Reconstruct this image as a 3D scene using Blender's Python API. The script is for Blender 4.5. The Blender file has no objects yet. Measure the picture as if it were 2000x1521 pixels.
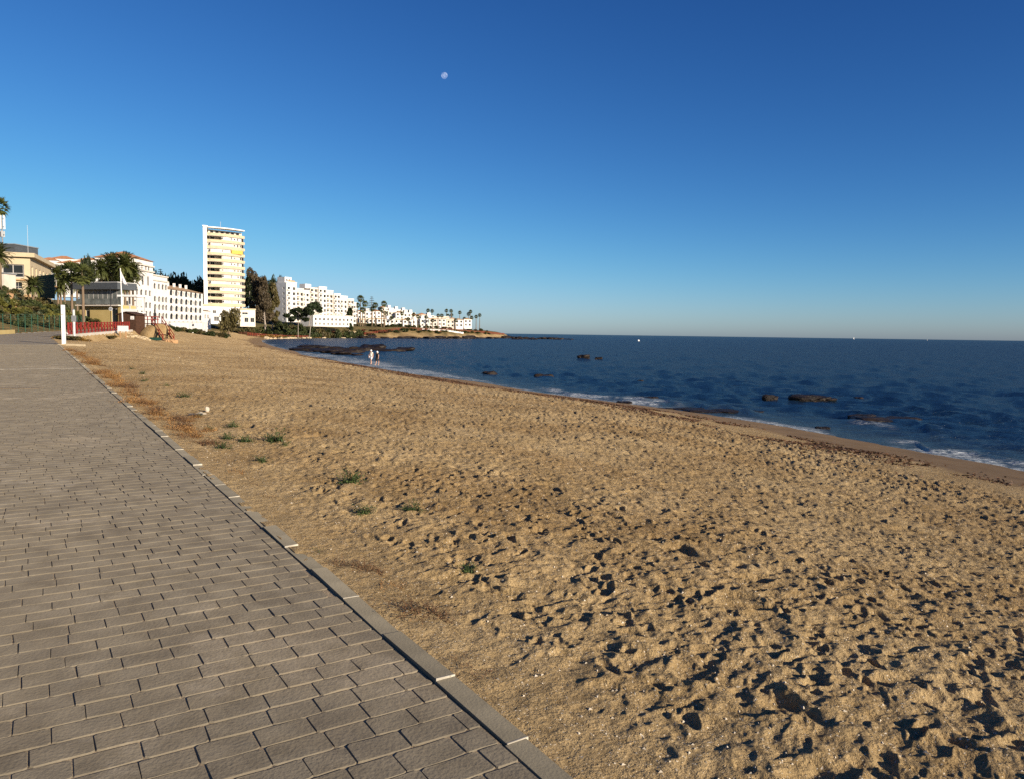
import bpy, bmesh, math, random
import numpy as np
from mathutils import Vector, Matrix

R = math.radians
random.seed(7)
RNG = np.random.default_rng(7)
scene = bpy.context.scene
COL = scene.collection

# ------------------------------------------------------------------ camera
CAM_H = 4.0
F_PX = 1502.0
PITCH = math.atan(108.5 / F_PX)
ROLL = R(0.8)
cam_d = bpy.data.cameras.new('camera')
cam = bpy.data.objects.new('camera', cam_d)
COL.objects.link(cam)
cam_d.sensor_fit = 'HORIZONTAL'
cam_d.sensor_width = 36.0
cam_d.lens = 36.0 * F_PX / 2000.0
cam_d.clip_start = 0.05
cam_d.clip_end = 60000
cam.location = (0, 0, CAM_H)
cam.rotation_euler = (Matrix.Rotation(math.pi / 2 - PITCH, 3, 'X') @ Matrix.Rotation(ROLL, 3, 'Z')).to_euler()
scene.camera = cam

# ------------------------------------------------------------------ sky, sun, exposure
SUN_AZ, SUN_EL = 130.0, 17.0          # degrees clockwise from the view direction, above the horizon
world = bpy.data.worlds.new('World')
scene.world = world
world.use_nodes = True
wn = world.node_tree.nodes
wl = world.node_tree.links
wn.clear()
sky = wn.new('ShaderNodeTexSky')
sky.sky_type = 'NISHITA'
sky.sun_disc = False
sky.sun_elevation = R(SUN_EL)
sky.sun_rotation = R(SUN_AZ)
sky.altitude = 0
sky.air_density = 0.7
sky.dust_density = 0.5
sky.ozone_density = 8.0
# the whole sky gets one even contrast and white balance, like the camera's own processing
sep = wn.new('ShaderNodeSeparateColor'); comb = wn.new('ShaderNodeCombineColor')
wl.new(sky.outputs[0], sep.inputs[0])
for i, (cap, power, gain) in enumerate(((1.85, 1.75, 1.62), (3.6, 1.45, 1.04), (6.6, 1.12, 1.05))):
    lim = wn.new('ShaderNodeMath'); lim.operation = 'SMOOTH_MIN'; lim.inputs[1].default_value = cap; lim.inputs[2].default_value = cap * 0.5
    pw = wn.new('ShaderNodeMath'); pw.operation = 'POWER'; pw.inputs[1].default_value = power
    gn = wn.new('ShaderNodeMath'); gn.operation = 'MULTIPLY'; gn.inputs[1].default_value = gain
    wl.new(sep.outputs[i], lim.inputs[0]); wl.new(lim.outputs[0], pw.inputs[0]); wl.new(pw.outputs[0], gn.inputs[0]); wl.new(gn.outputs[0], comb.inputs[i])
wbg = wn.new('ShaderNodeBackground')
wbg.inputs['Strength'].default_value = 0.06
wout = wn.new('ShaderNodeOutputWorld')
wl.new(comb.outputs[0], wbg.inputs[0])
wl.new(wbg.outputs[0], wout.inputs[0])

sun_d = bpy.data.lights.new('sun', 'SUN')
sun = bpy.data.objects.new('sun', sun_d)
COL.objects.link(sun)
sun_d.energy = 5.0
sun_d.angle = R(0.5)
sun_d.color = (1.0, 0.86, 0.68)
SUN_DIR = Vector((math.sin(R(SUN_AZ)) * math.cos(R(SUN_EL)), math.cos(R(SUN_AZ)) * math.cos(R(SUN_EL)), math.sin(R(SUN_EL))))
sun.rotation_euler = SUN_DIR.to_track_quat('Z', 'Y').to_euler()
sun.location = (40, -40, 60)

vs = scene.view_settings
vs.view_transform = 'Standard'
vs.look = 'None'
vs.gamma = 1.0
vs.exposure = 0.75
vs.use_curve_mapping = False
scene.cycles.use_denoising = False
scene.cycles.max_bounces = 6
scene.cycles.sample_clamp_direct = 1.8

# ------------------------------------------------------------------ helpers
def ray(px, py):
    u = (px - 1000) / F_PX
    v = -(py - 760.5) / F_PX
    c, s = math.cos(ROLL), math.sin(ROLL)
    u, v = u * c - v * s, u * s + v * c
    cp, sp = math.cos(-PITCH), math.sin(-PITCH)
    return (u, cp - v * sp, sp + v * cp)

def W(px, py, D):
    """surveyed point: bearing and height read off the photograph, D metres away"""
    r = ray(px, py)
    t = D / r[1]
    return Vector((r[0] * t, D, CAM_H + r[2] * t))

def on_level(px, py, z):
    r = ray(px, py)
    t = (z - CAM_H) / r[2]
    return Vector((r[0] * t, r[1] * t, z))

def tag(o, label=None, cat=None, group=None, kind=None):
    if label: o['label'] = label
    if cat: o['category'] = cat
    if group: o['group'] = group
    if kind: o['kind'] = kind
    return o

def link(name, me, parent=None, loc=None):
    o = bpy.data.objects.new(name, me)
    COL.objects.link(o)
    if parent is not None: o.parent = parent
    if loc is not None: o.location = loc
    return o

def empty(name, loc=(0, 0, 0), rz=0.0, label=None, cat=None, group=None):
    o = link(name, None, loc=loc)
    o.rotation_euler = (0, 0, rz)
    o.empty_display_size = 0.3
    return tag(o, label, cat, group)

def np_mesh(name, v, quads=None, tris=None, mats=(), smooth=False):
    me = bpy.data.meshes.new(name)
    v = np.asarray(v, np.float32)
    nq = 0 if quads is None else len(quads)
    nt = 0 if tris is None else len(tris)
    me.vertices.add(len(v)); me.vertices.foreach_set('co', v.ravel())
    me.loops.add(nq * 4 + nt * 3); me.polygons.add(nq + nt)
    li, st = [], []
    if nq: li.append(np.asarray(quads, np.int32).ravel()); st.append(np.arange(nq) * 4)
    if nt: li.append(np.asarray(tris, np.int32).ravel()); st.append(nq * 4 + np.arange(nt) * 3)
    me.loops.foreach_set('vertex_index', np.concatenate(li))
    me.polygons.foreach_set('loop_start', np.concatenate(st).astype(np.int32))
    me.update(calc_edges=True); me.validate()
    me.polygons.foreach_set('use_smooth', np.full(nq + nt, bool(smooth)))
    for m in mats: me.materials.append(m)
    return me

class MB:
    """collects simple shapes into one mesh"""
    def __init__(s): s.v, s.f, s.m = [], [], []
    def add(s, vs, fs, mi=0):
        b = len(s.v)
        s.v += [tuple(p) for p in vs]
        s.f += [tuple(i + b for i in f) for f in fs]
        s.m += [mi] * len(fs)
        return s
    def box(s, x0, x1, y0, y1, z0, z1, mi=0, M=None):
        P = [Vector((x, y, z)) for z in (z0, z1) for y in (y0, y1) for x in (x0, x1)]
        if M is not None: P = [M @ p for p in P]
        return s.add(P, [(0, 2, 3, 1), (4, 5, 7, 6), (0, 1, 5, 4), (2, 6, 7, 3), (0, 4, 6, 2), (1, 3, 7, 5)], mi)
    def beam(s, a, b, w, h=None, mi=0):
        a, b = Vector(a), Vector(b); h = h or w
        d = (b - a); L = d.length; d.normalize()
        up = Vector((0, 0, 1)) if abs(d.z) < 0.95 else Vector((0, 1, 0))
        x = d.cross(up).normalized(); y = x.cross(d)
        P = [a + x * sx * w / 2 + y * sy * h / 2 + d * L * t for t in (0, 1) for sy in (-1, 1) for sx in (-1, 1)]
        return s.add(P, [(0, 2, 3, 1), (4, 5, 7, 6), (0, 1, 5, 4), (2, 6, 7, 3), (0, 4, 6, 2), (1, 3, 7, 5)], mi)
    def tube(s, pts, rad, n=7, mi=0, cap=True):
        pts = [Vector(p) for p in pts]
        rings = []
        for i, p in enumerate(pts):
            d = (pts[min(i + 1, len(pts) - 1)] - pts[max(i - 1, 0)]).normalized()
            up = Vector((0, 1, 0)) if abs(d.y) < 0.9 else Vector((1, 0, 0))
            x = d.cross(up).normalized(); y = x.cross(d)
            r = rad[i] if hasattr(rad, '__len__') else rad
            rings.append([p + (x * math.cos(6.28318 * k / n) + y * math.sin(6.28318 * k / n)) * r for k in range(n)])
        vs = [q for g in rings for q in g]
        fs = [(i * n + k, i * n + (k + 1) % n, (i + 1) * n + (k + 1) % n, (i + 1) * n + k) for i in range(len(pts) - 1) for k in range(n)]
        if cap:
            fs.append(tuple(range(n))[::-1]); fs.append(tuple((len(pts) - 1) * n + k for k in range(n)))
        return s.add(vs, fs, mi)
    def mesh(s, name, mats, smooth=False):
        me = bpy.data.meshes.new(name)
        me.from_pydata(s.v, [], s.f)
        for m in (mats if isinstance(mats, (list, tuple)) else [mats]): me.materials.append(m)
        if any(s.m): me.polygons.foreach_set('material_index', np.array(s.m, np.int32))
        if smooth: me.polygons.foreach_set('use_smooth', np.ones(len(s.f), bool))
        me.update()
        return me
    def build(s, name, mats, parent=None, smooth=False, loc=None):
        return link(name, s.mesh(name, mats, smooth), parent, loc)

# ---- procedural materials
def mat(name, c1, c2=None, scale=3.0, rough=0.8, bump=0.0, bscale=20.0, bdist=0.02, spec=0.3, detail=4.0, rnd=0.0, world=False):
    m = bpy.data.materials.new(name); m.use_nodes = True
    nt = m.node_tree; N, L = nt.nodes, nt.links
    b = N['Principled BSDF']
    b.inputs['Roughness'].default_value = rough
    b.inputs['Specular IOR Level'].default_value = spec
    tc = N.new('ShaderNodeTexCoord')
    if c2 is None: c2 = tuple(x * 0.8 for x in c1)
    co = N.new('ShaderNodeNewGeometry').outputs['Position'] if world else tc.outputs['Object']
    no = N.new('ShaderNodeTexNoise'); no.inputs['Scale'].default_value = scale; no.inputs['Detail'].default_value = detail
    L.new(co, no.inputs['Vector'])
    cr = N.new('ShaderNodeValToRGB'); cr.color_ramp.elements[0].position = 0.35; cr.color_ramp.elements[1].position = 0.65
    cr.color_ramp.elements[0].color = (*c2, 1); cr.color_ramp.elements[1].color = (*c1, 1)
    L.new(no.outputs['Fac'], cr.inputs['Fac'])
    out = cr.outputs['Color']
    if rnd:
        oi = N.new('ShaderNodeObjectInfo')
        mr = N.new('ShaderNodeMapRange'); mr.inputs['To Min'].default_value = 1 - rnd; mr.inputs['To Max'].default_value = 1 + rnd
        L.new(oi.outputs['Random'], mr.inputs['Value'])
        mx = N.new('ShaderNodeVectorMath'); mx.operation = 'SCALE'
        L.new(out, mx.inputs[0]); L.new(mr.outputs[0], mx.inputs['Scale'])
        out = mx.outputs[0]
    L.new(out, b.inputs['Base Color'])
    if bump:
        n2 = N.new('ShaderNodeTexNoise'); n2.inputs['Scale'].default_value = bscale; n2.inputs['Detail'].default_value = 5
        L.new(co, n2.inputs['Vector'])
        bp = N.new('ShaderNodeBump'); bp.inputs['Strength'].default_value = bump; bp.inputs['Distance'].default_value = bdist
        L.new(n2.outputs['Fac'], bp.inputs['Height']); L.new(bp.outputs[0], b.inputs['Normal'])
    return m

def leaf_mat(name, c1, c2, trans=0.25):
    m = mat(name, c1, c2, scale=0.9, rough=0.6, spec=0.25, rnd=0.15)
    N, L = m.node_tree.nodes, m.node_tree.links
    b = N['Principled BSDF']
    t = N.new('ShaderNodeBsdfTranslucent')
    src = b.inputs['Base Color'].links[0].from_socket
    L.new(src, t.inputs['Color'])
    mx = N.new('ShaderNodeMixShader'); mx.inputs[0].default_value = trans
    L.new(b.outputs[0], mx.inputs[1]); L.new(t.outputs[0], mx.inputs[2])
    L.new(mx.outputs[0], N['Material Output'].inputs['Surface'])
    return m

# ------------------------------------------------------------------ lie of the land
def catmull(P, n=5):
    P = [np.array(p, float) for p in P]; out = []
    for i in range(len(P) - 1):
        p0, p1, p2, p3 = P[max(i - 1, 0)], P[i], P[i + 1], P[min(i + 2, len(P) - 1)]
        for k in range(n):
            t = k / n
            out.append(0.5 * (2 * p1 + (p2 - p0) * t + (2 * p0 - 5 * p1 + 4 * p2 - p3) * t * t + (3 * p1 - p0 - 3 * p2 + p3) * t ** 3))
    out.append(P[-1]); return np.array(out)

SHORE = catmull([(40, -80), (27, -30), (21, -4), (18.3, 12), (16, 23.8), (15.1, 26.4), (14, 29.9), (12, 35.9), (8.6, 42.6), (3.4, 50.6), (0, 57.2),
                 (-7.6, 76), (-16.2, 94.6), (-29.5, 123), (-47.6, 162), (-72, 226), (-97, 300), (-114, 375), (-109, 440), (-80, 478),
                 (-44, 510), (-20, 570), (-2, 690), (4, 735), (-8, 775), (-70, 830), (-400, 950), (-3000, 1500)], 4)
LAND = np.vstack([SHORE, [(-3500, 1500), (-3500, -300), (60, -300)]])
PROM_T = Vector((-math.sin(R(32.2)), math.cos(R(32.2))))     # along the promenade
PROM_L = Vector((-PROM_T.y, PROM_T.x))                       # to its landward side
PROM_O = Vector((0.06, 3.06))                                # a point on the outer face of its kerb
PROM_W = 6.5
BEND = [(12.7, -17.0), (0.06, 3.06), (-29.0, 49.2), (-37.2, 62.2), (-42.6, 75), (-51.0, 100), (-57, 118), (-63, 140)]
EDGE = np.array(BEND)

def seg_dist(x, y, P):
    best = np.full(x.shape, 1e18); sgn = np.ones(x.shape)
    for a, b in zip(P[:-1], P[1:]):
        d = b - a; L2 = (d ** 2).sum()
        t = np.clip(((x - a[0]) * d[0] + (y - a[1]) * d[1]) / L2, 0, 1)
        qx, qy = x - a[0] - t * d[0], y - a[1] - t * d[1]
        q = qx * qx + qy * qy
        m = q < best
        best = np.where(m, q, best)
        sgn = np.where(m, np.sign(d[1] * qx - d[0] * qy), sgn)   # + on the right of the direction
    return np.sqrt(best), sgn

def inside(x, y, P):
    c = np.zeros(x.shape, bool)
    for i in range(len(P)):
        (x0, y0), (x1, y1) = P[i - 1], P[i]
        if y0 == y1: continue
        m = (y0 > y) != (y1 > y)
        c ^= m & (x < (x1 - x0) * (y - y0) / (y1 - y0) + x0)
    return c

def shore_d(x, y):
    d, _ = seg_dist(x, y, SHORE)
    return np.where(inside(x, y, LAND), d, -d)

def prom_e(x, y):
    d, s = seg_dist(x, y, EDGE)
    return d * s

def prom_z(y): return 2.35 + 0.0125 * np.clip(np.asarray(y, float) - 3, -40, 140)

def sstep(a, b, x):
    t = np.clip((x - a) / (b - a), 0, 1); return t * t * (3 - 2 * t)

_PERM = np.random.default_rng(3).random((256, 256))
def vnoise(x, y):
    xi, yi = np.floor(x).astype(int), np.floor(y).astype(int)
    fx, fy = x - xi, y - yi
    fx = fx * fx * (3 - 2 * fx); fy = fy * fy * (3 - 2 * fy)
    g = lambda i, j: _PERM[i & 255, j & 255]
    return (g(xi, yi) * (1 - fx) + g(xi + 1, yi) * fx) * (1 - fy) + (g(xi, yi + 1) * (1 - fx) + g(xi + 1, yi + 1) * fx) * fy - 0.5

def land_height(x, y, d=None, e=None):
    x = np.asarray(x, float); y = np.asarray(y, float)
    if d is None: d = shore_d(x, y)
    if e is None: e = prom_e(x, y)
    near = np.interp(d, [-400, -60, -10, 0, 3, 8, 14, 18, 30, 60, 100, 150, 250, 400, 800], [-14, -4, -0.9, 0, 0.3, 0.95, 1.75, 2.1, 2.6, 3.3, 4.6, 7, 14, 26, 36])
    far = np.interp(d, [-400, -60, -10, 0, 6, 16, 24, 34, 50, 80, 150, 250, 400, 800], [-14, -4, -0.9, 0, 0.7, 2.2, 3.4, 5.2, 7.4, 9.0, 14, 25, 34, 40])
    w = sstep(130, 260, y)
    beach = near * (1 - w) + far * w
    cape = sstep(420, 520, y)
    beach = beach * (1 - cape) + cape * np.interp(d, [-400, -60, -10, 0, 7, 12, 20, 30, 60, 150, 400, 900], [-14, -4, -0.9, 0, 1.2, 3.6, 5.6, 6.6, 8.0, 18, 30, 36])
    beach = beach + vnoise(x / 9, y / 9) * 0.25 * sstep(5, 14, d) + vnoise(x / 2.3, y / 2.3 + 9) * 0.07 * sstep(5, 12, d)
    pz = prom_z(y)
    k = sstep(0.0, 7.0, e)
    drop = 0.7 * sstep(60, 76, y) * sstep(0.15, 0.9, e)
    right = (pz - 0.035) * (1 - k) + beach * k - drop * (1 - k * 0.6)
    g = -e - PROM_W
    left = pz + np.interp(g, [0, 1.5, 4, 9, 14, 18, 45, 100, 300], [0, 0.05, 0.6, 3.0, 5.2, 5.9, 6.8, 12, 32]) + vnoise(x / 4, y / 4) * 0.5 * sstep(1.5, 5, g)
    left = np.where(g < 0, pz - 0.12, left)
    prom = np.where(e > 0, right, left)
    wy = sstep(150, 122, y)
    return prom * wy + beach * (1 - wy)

def G(x, y):
    return float(land_height(np.array([x]), np.array([y]))[0])

# sand relief: a patch of footprints and ripples that wraps round, laid over the dry beach
TS, TN = 9.0, 900
def sand_patch():
    h = np.zeros((TN, TN)); cell = TS / TN
    rng = np.random.default_rng(11)
    k = np.fft.fftfreq(TN, cell); kx, ky = np.meshgrid(k, k); kk = np.hypot(kx, ky); kk[0, 0] = 1
    def spectrum(lo, hi, p):
        a = np.where((kk > lo) & (kk < hi), kk ** -p, 0)
        f = np.fft.ifft2(a * np.exp(2j * np.pi * rng.random((TN, TN)))).real
        return f / f.std()
    h += spectrum(0.3, 3, 1.2) * 0.012 + spectrum(1.5, 7, 1.0) * 0.010
    def stamp(cx, cy, a, b, ang, depth, rim, flat):
        rr = int(1.75 * max(a, b) / cell) + 2
        ix, iy = int(cx / cell), int(cy / cell)
        jx = np.arange(ix - rr, ix + rr); jy = np.arange(iy - rr, iy + rr)
        X, Y = np.meshgrid(jx * cell - cx, jy * cell - cy)
        u = X * math.cos(ang) + Y * math.sin(ang); v = -X * math.sin(ang) + Y * math.cos(ang)
        b2 = b * (1 + 0.25 * np.sin(u / a * 2.2))
        r = np.hypot(u / a, v / b2)
        w = sstep(1.12, 0.5, r)
        hole = -depth * (1 + 0.35 * u / a)
        idx = np.ix_(jy % TN, jx % TN)
        old = h[idx]
        base = old * (1 - flat * w)
        h[idx] = base + hole * w + rim * np.exp(-((r - 1.2) / 0.2) ** 2) * (1 + 0.7 * np.sin(3 * np.arctan2(v, u) + cx * 9))
    for i in range(430):
        ang = rng.normal(1.9, 0.55) if rng.random() < 0.7 else rng.random() * 6.28
        s = rng.uniform(0.75, 1.2)
        stamp(rng.random() * TS, rng.random() * TS, 0.145 * s, 0.058 * s, ang, rng.uniform(0.01, 0.036), rng.uniform(0.004, 0.016), 0.6)
    for i in range(560):
        s = rng.uniform(0.5, 1.3)
        stamp(rng.random() * TS, rng.random() * TS, 0.075 * s, 0.055 * s, rng.random() * 6.28, rng.uniform(0.008, 0.034), rng.uniform(0.003, 0.012), 0.4)
    for i in range(30):
        stamp(rng.random() * TS, rng.random() * TS, rng.uniform(.2, .34), rng.uniform(.1, .17), rng.random() * 6.28, rng.uniform(0.03, 0.06), 0.014, 0.5)
    # trails of shoe prints: sole and heel, left and right
    for i in range(13):
        x, y, a = rng.random() * TS, rng.random() * TS, rng.normal(2.1, 0.35) + (math.pi if rng.random() < .4 else 0)
        for k in range(13):
            sd_ = 0.1 if k % 2 else -0.1
            px_, py_ = x - math.sin(a) * sd_, y + math.cos(a) * sd_; a2 = a + rng.normal(0, .12); dp = rng.uniform(0.014, 0.034)
            stamp(px_ % TS, py_ % TS, 0.095, 0.052, a2, dp, 0.009, 0.8)
            stamp((px_ - math.cos(a2) * .15) % TS, (py_ - math.sin(a2) * .15) % TS, 0.058, 0.043, a2, dp * 1.15, 0.008, 0.8)
            a += rng.normal(0, .05); x += math.cos(a) * .68; y += math.sin(a) * .68
    h += spectrum(5, 30, 1.2) * 0.0028
    return h
PATCH = sand_patch()
def patch(x, y):
    u = (x / TS * TN) % TN; v = (y / TS * TN) % TN
    i, j = np.floor(u).astype(int) % TN, np.floor(v).astype(int) % TN
    fu, fv = u - np.floor(u), v - np.floor(v)
    i1, j1 = (i + 1) % TN, (j + 1) % TN
    return (PATCH[j, i] * (1 - fu) + PATCH[j, i1] * fu) * (1 - fv) + (PATCH[j1, i] * (1 - fu) + PATCH[j1, i1] * fu) * fv

def fan(r_list, a_list):
    rr, aa = np.meshgrid(r_list, a_list, indexing='ij')
    x, y = rr * np.sin(aa), rr * np.cos(aa)
    nr, na = len(r_list), len(a_list)
    idx = np.arange(nr * na).reshape(nr, na)
    q = np.stack([idx[:-1, :-1], idx[:-1, 1:], idx[1:, 1:], idx[1:, :-1]], -1).reshape(-1, 4)[:, ::-1]
    return x.ravel(), y.ravel(), q

def radii(r0, r1, k, lo, hi):
    out = [r0]
    while out[-1] < r1:
        r = out[-1]; out.append(r + min(max(k * r * r, lo), hi * r))
    return np.array(out)

# ---- ground: one sheet, finest near the promenade
rl = np.concatenate([[0.2, 0.7, 1.2, 1.6], radii(2.0, 3200, 0.00042, 0.0125, 0.022)])
al = np.concatenate([np.linspace(R(-100), R(-37), 40, endpoint=False), np.linspace(R(-37), R(55), 1180), np.linspace(R(55), R(100), 41)[1:]])
gx, gy, gq = fan(rl, al)
gd = shore_d(gx, gy); ge = prom_e(gx, gy)
gz = land_height(gx, gy, gd, ge)
dry = sstep(5.5, 8.5, gd + vnoise(gx / 3, gy / 3) * 2.0)
onbeach = sstep(0.05, 0.9, ge) * dry * (gy < 400)
calm = 0.8 + 0.2 * sstep(0.3, 2.0, ge + vnoise(gx / 1.3, gy / 1.3) * 1.2)
wx = gx + 1.5 * vnoise(gx / 5.3, gy / 5.3 + 40); wy_ = gy + 1.5 * vnoise(gx / 5.3 + 70, gy / 5.3)
wx = wx + 0.07 * vnoise(gx / 0.21, gy / 0.21); wy_ = wy_ + 0.07 * vnoise(gx / 0.21 + 33, gy / 0.21 + 17)
relief = patch(wx * 1.35, wy_ * 1.35) * (0.78 + 0.5 * sstep(6, 16, ge)) * (0.85 + 0.5 * vnoise(gx / 6, gy / 6 + 5))
ca, sa = math.cos(1.1), math.sin(1.1)
relief += (0.24 + 0.22 * sstep(5, 14, ge)) * patch((wx * ca - wy_ * sa) * 1.9 + 3.1, (wx * sa + wy_ * ca) * 1.9)
gz = gz + relief * onbeach * calm * (ge > 0)
spill = 0.001 + 0.022 * vnoise(gx * 1.7, gy * 1.7) + 0.012 * vnoise(gx * 9, gy * 9)
gz = np.where((ge > -0.075) & (ge < 0.3) & (gy < 62), prom_z(gy) + np.minimum(spill, 0.02) - 0.05 * np.clip(ge, 0, 1), gz)
zone = np.zeros((len(gx), 4), np.float32); zone[:, 3] = 1
nb = vnoise(gx / 2.2, gy / 2.2) + 0.6 * vnoise(gx / 0.7, gy / 0.7)
zone[:, 0] = sstep(6.0, 4.2, gd + nb * 1.2) * (gd < 12)                                   # wet sand
bank = sstep(17, 23, gd + vnoise(gx / 12, gy / 12) * 8) * sstep(215, 260, gy) + sstep(9, 13, gd + vnoise(gx / 12, gy / 12) * 6) * sstep(400, 440, gy)
bank = np.maximum(bank, (ge < -PROM_W - 0.4) * sstep(150, 130, gy))
zone[:, 1] = np.clip(bank, 0, 1)
zone[:, 2] = sstep(30, 55, gd) * sstep(215, 300, gy) * (1 - 0.6 * sstep(420, 500, gy))
keep_v = (gd > -14) & ~((ge < -0.25) & (ge > -PROM_W + 0.3) & (gy < 125) & (gy > -12))
kq = keep_v[gq].all(1)
gq = gq[kq]
used = np.zeros(len(gx), bool); used[gq.ravel()] = True
remap = np.cumsum(used) - 1
gq = remap[gq]
gv = np.stack([gx, gy, gz], 1)[used]; zone = zone[used]

def sand_material():
    m = bpy.data.materials.new('beach_sand'); m.use_nodes = True
    N, L = m.node_tree.nodes, m.node_tree.links
    b = N['Principled BSDF']
    geo = N.new('ShaderNodeNewGeometry'); at = N.new('ShaderNodeAttribute'); at.attribute_name = 'zone'
    sep = N.new('ShaderNodeSeparateColor'); L.new(at.outputs['Color'], sep.inputs[0])
    def noise(sc, det=4, rough=0.55):
        n = N.new('ShaderNodeTexNoise'); n.inputs['Scale'].default_value = sc; n.inputs['Detail'].default_value = det; n.inputs['Roughness'].default_value = rough
        L.new(geo.outputs['Position'], n.inputs['Vector']); return n.outputs['Fac']
    def ramp(fac, p0, c0, p1, c1):
        r = N.new('ShaderNodeValToRGB'); e = r.color_ramp.elements
        e[0].position, e[1].position = p0, p1; e[0].color = (*c0, 1); e[1].color = (*c1, 1)
        L.new(fac, r.inputs[0]); return r.outputs[0]
    def mix(fac, a, c, mode='MIX'):
        x = N.new('ShaderNodeMix'); x.data_type = 'RGBA'; x.blend_type = mode
        if isinstance(fac, float): x.inputs[0].default_value = fac
        else: L.new(fac, x.inputs[0])
        L.new(a, x.inputs[6]); L.new(c, x.inputs[7]); return x.outputs[2]
    sand = ramp(noise(0.8, 6), 0.3, (0.32, 0.23, 0.113), 0.7, (0.435, 0.325, 0.172))
    grain = ramp(noise(170, 3, 0.7), 0.3, (0.55, 0.52, 0.5), 0.72, (1.25, 1.25, 1.25))
    sand = mix(1.0, sand, grain, 'MULTIPLY')
    damp = ramp(noise(0.35, 5, 0.65), 0.38, (0.80, 0.74, 0.66), 0.58, (1.06, 1.06, 1.06))
    sand = mix(1.0, sand, damp, 'MULTIPLY')
    clod = ramp(noise(16, 5, 0.7), 0.34, (0.78, 0.75, 0.70), 0.56, (1.05, 1.05, 1.05))
    sand = mix(1.0, sand, clod, 'MULTIPLY')
    speck = ramp(noise(75, 2), 0.66, (0, 0, 0), 0.70, (1, 1, 1))
    shell = ramp(noise(20), 0, (0.62, 0.56, 0.46), 1, (0.7, 0.62, 0.5))
    sand = mix(speck, sand, shell)
    dark = ramp(noise(45, 3), 0.27, (0.5, 0.45, 0.42), 0.36, (1, 1, 1))
    sand = mix(1.0, sand, dark, 'MULTIPLY')
    wet = ramp(noise(0.9, 5), 0.3, (0.125, 0.080, 0.038), 0.7, (0.175, 0.115, 0.058))
    c = mix(sep.outputs[0], sand, wet)
    soil = ramp(noise(0.25, 8, 0.7), 0.36, (0.04, 0.04, 0.014), 0.68, (0.20, 0.135, 0.055))
    c = mix(sep.outputs[1], c, soil)
    green = ramp(noise(0.3, 8, 0.7), 0.35, (0.014, 0.026, 0.008), 0.65, (0.05, 0.06, 0.02))
    c = mix(sep.outputs[2], c, green)
    L.new(c, b.inputs['Base Color'])
    r = N.new('ShaderNodeMapRange'); r.inputs['To Min'].default_value = 0.95; r.inputs['To Max'].default_value = 0.75
    L.new(sep.outputs[0], r.inputs['Value']); L.new(r.outputs[0], b.inputs['Roughness'])
    b.inputs['Specular IOR Level'].default_value = 0.15
    b.inputs['Diffuse Roughness'].default_value = 0.45
    add = N.new('ShaderNodeMath'); add.operation = 'MULTIPLY_ADD'; add.inputs[1].default_value = 3.4
    L.new(noise(8, 4, 0.6), add.inputs[0]); L.new(noise(55, 4, 0.7), add.inputs[2])
    st = N.new('ShaderNodeMapRange'); st.inputs['To Min'].default_value = 0.85; st.inputs['To Max'].default_value = 0.12
    L.new(sep.outputs[0], st.inputs['Value'])
    bp = N.new('ShaderNodeBump'); bp.inputs['Distance'].default_value = 0.03
    L.new(st.outputs[0], bp.inputs['Strength']); L.new(add.outputs[0], bp.inputs['Height']); L.new(bp.outputs[0], b.inputs['Normal'])
    return m
M_SAND = sand_material()
gme = np_mesh('beach_ground', gv, quads=gq, mats=[M_SAND], smooth=True)
ca_ = gme.color_attributes.new('zone', 'FLOAT_COLOR', 'POINT'); ca_.data.foreach_set('color', zone.ravel())
ground = tag(link('beach_ground', gme), kind='structure')
del gx, gy, gq, gd, ge, gz, wx, wy_, relief, nb

# ---- sea
sl = radii(12, 26000, 0.00032, 0.1, 0.06)
sa_ = np.concatenate([np.linspace(R(-40), R(40), 760), np.linspace(R(40), R(110), 60)[1:]])
sx, sy, sq = fan(sl, sa_)
sd = shore_d(sx, sy)
rng = np.random.default_rng(5)
sz = np.zeros_like(sx); fade = sstep(0.0, 9, -sd)
rdist = np.hypot(sx, sy)
for i in range(34):
    lam = 0.8 + 2.4 * rng.random() ** 2; th = rng.normal(R(255), 0.5); amp = 0.013 * lam ** 0.8
    ph = (sx * math.cos(th) + sy * math.sin(th)) * 6.283 / lam + rng.random() * 6.28
    env = sstep(lam * 130, lam * 60, rdist) * (0.5 + 1.0 * (vnoise(sx / 5 + i * 3, sy / 5) + 0.5))
    sz += amp * env * np.sin(ph + 0.5 * np.sin(ph))
sz *= (0.12 + 0.88 * fade)
# low breakers running along the shore
foam = np.zeros_like(sx)
def breaker(px0, px1, dmid, height, wid, whit):
    global sz
    brg = np.degrees(np.arctan2(sx, sy))
    b0, b1 = math.degrees(math.atan((px0 - 1000) / F_PX)), math.degrees(math.atan((px1 - 1000) / F_PX))
    m = sstep(b0 - 1.2, b0 + 1.2, brg) * sstep(b1 + 1.2, b1 - 1.2, brg) * (sy < 130)
    q = (-sd - dmid + vnoise(brg * 0.9, brg * 0 + dmid) * 1.6)
    sz += m * height * np.exp(-(q / wid) ** 2)
    if whit:
        ff = m * np.exp(-((q + wid * 0.9) / (wid * 1.1)) ** 2) * sstep(-0.35, 0.2, vnoise(sx * 0.9, sy * 0.9) + 0.7 * vnoise(sx * 2.7, sy * 2.7))
        np.maximum(foam, ff * whit, out=foam)
breaker(1060, 1320, 1.2, 0.16, 0.5, 1.0)
breaker(1300, 1490, 2.6, 0.22, 0.7, 0.0)
breaker(1210, 1300, 2.6, 0.16, 0.6, 1.0)
breaker(1650, 1850, 6.0, 0.15, 0.8, 0.0)
breaker(1690, 1730, 4.6, 0.1, 0.35, 1.0)
breaker(1760, 2060, 0.9, 0.08, 0.4, 0.8)
breaker(600, 760, 1.5, 0.1, 0.8, 0.75)
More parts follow.
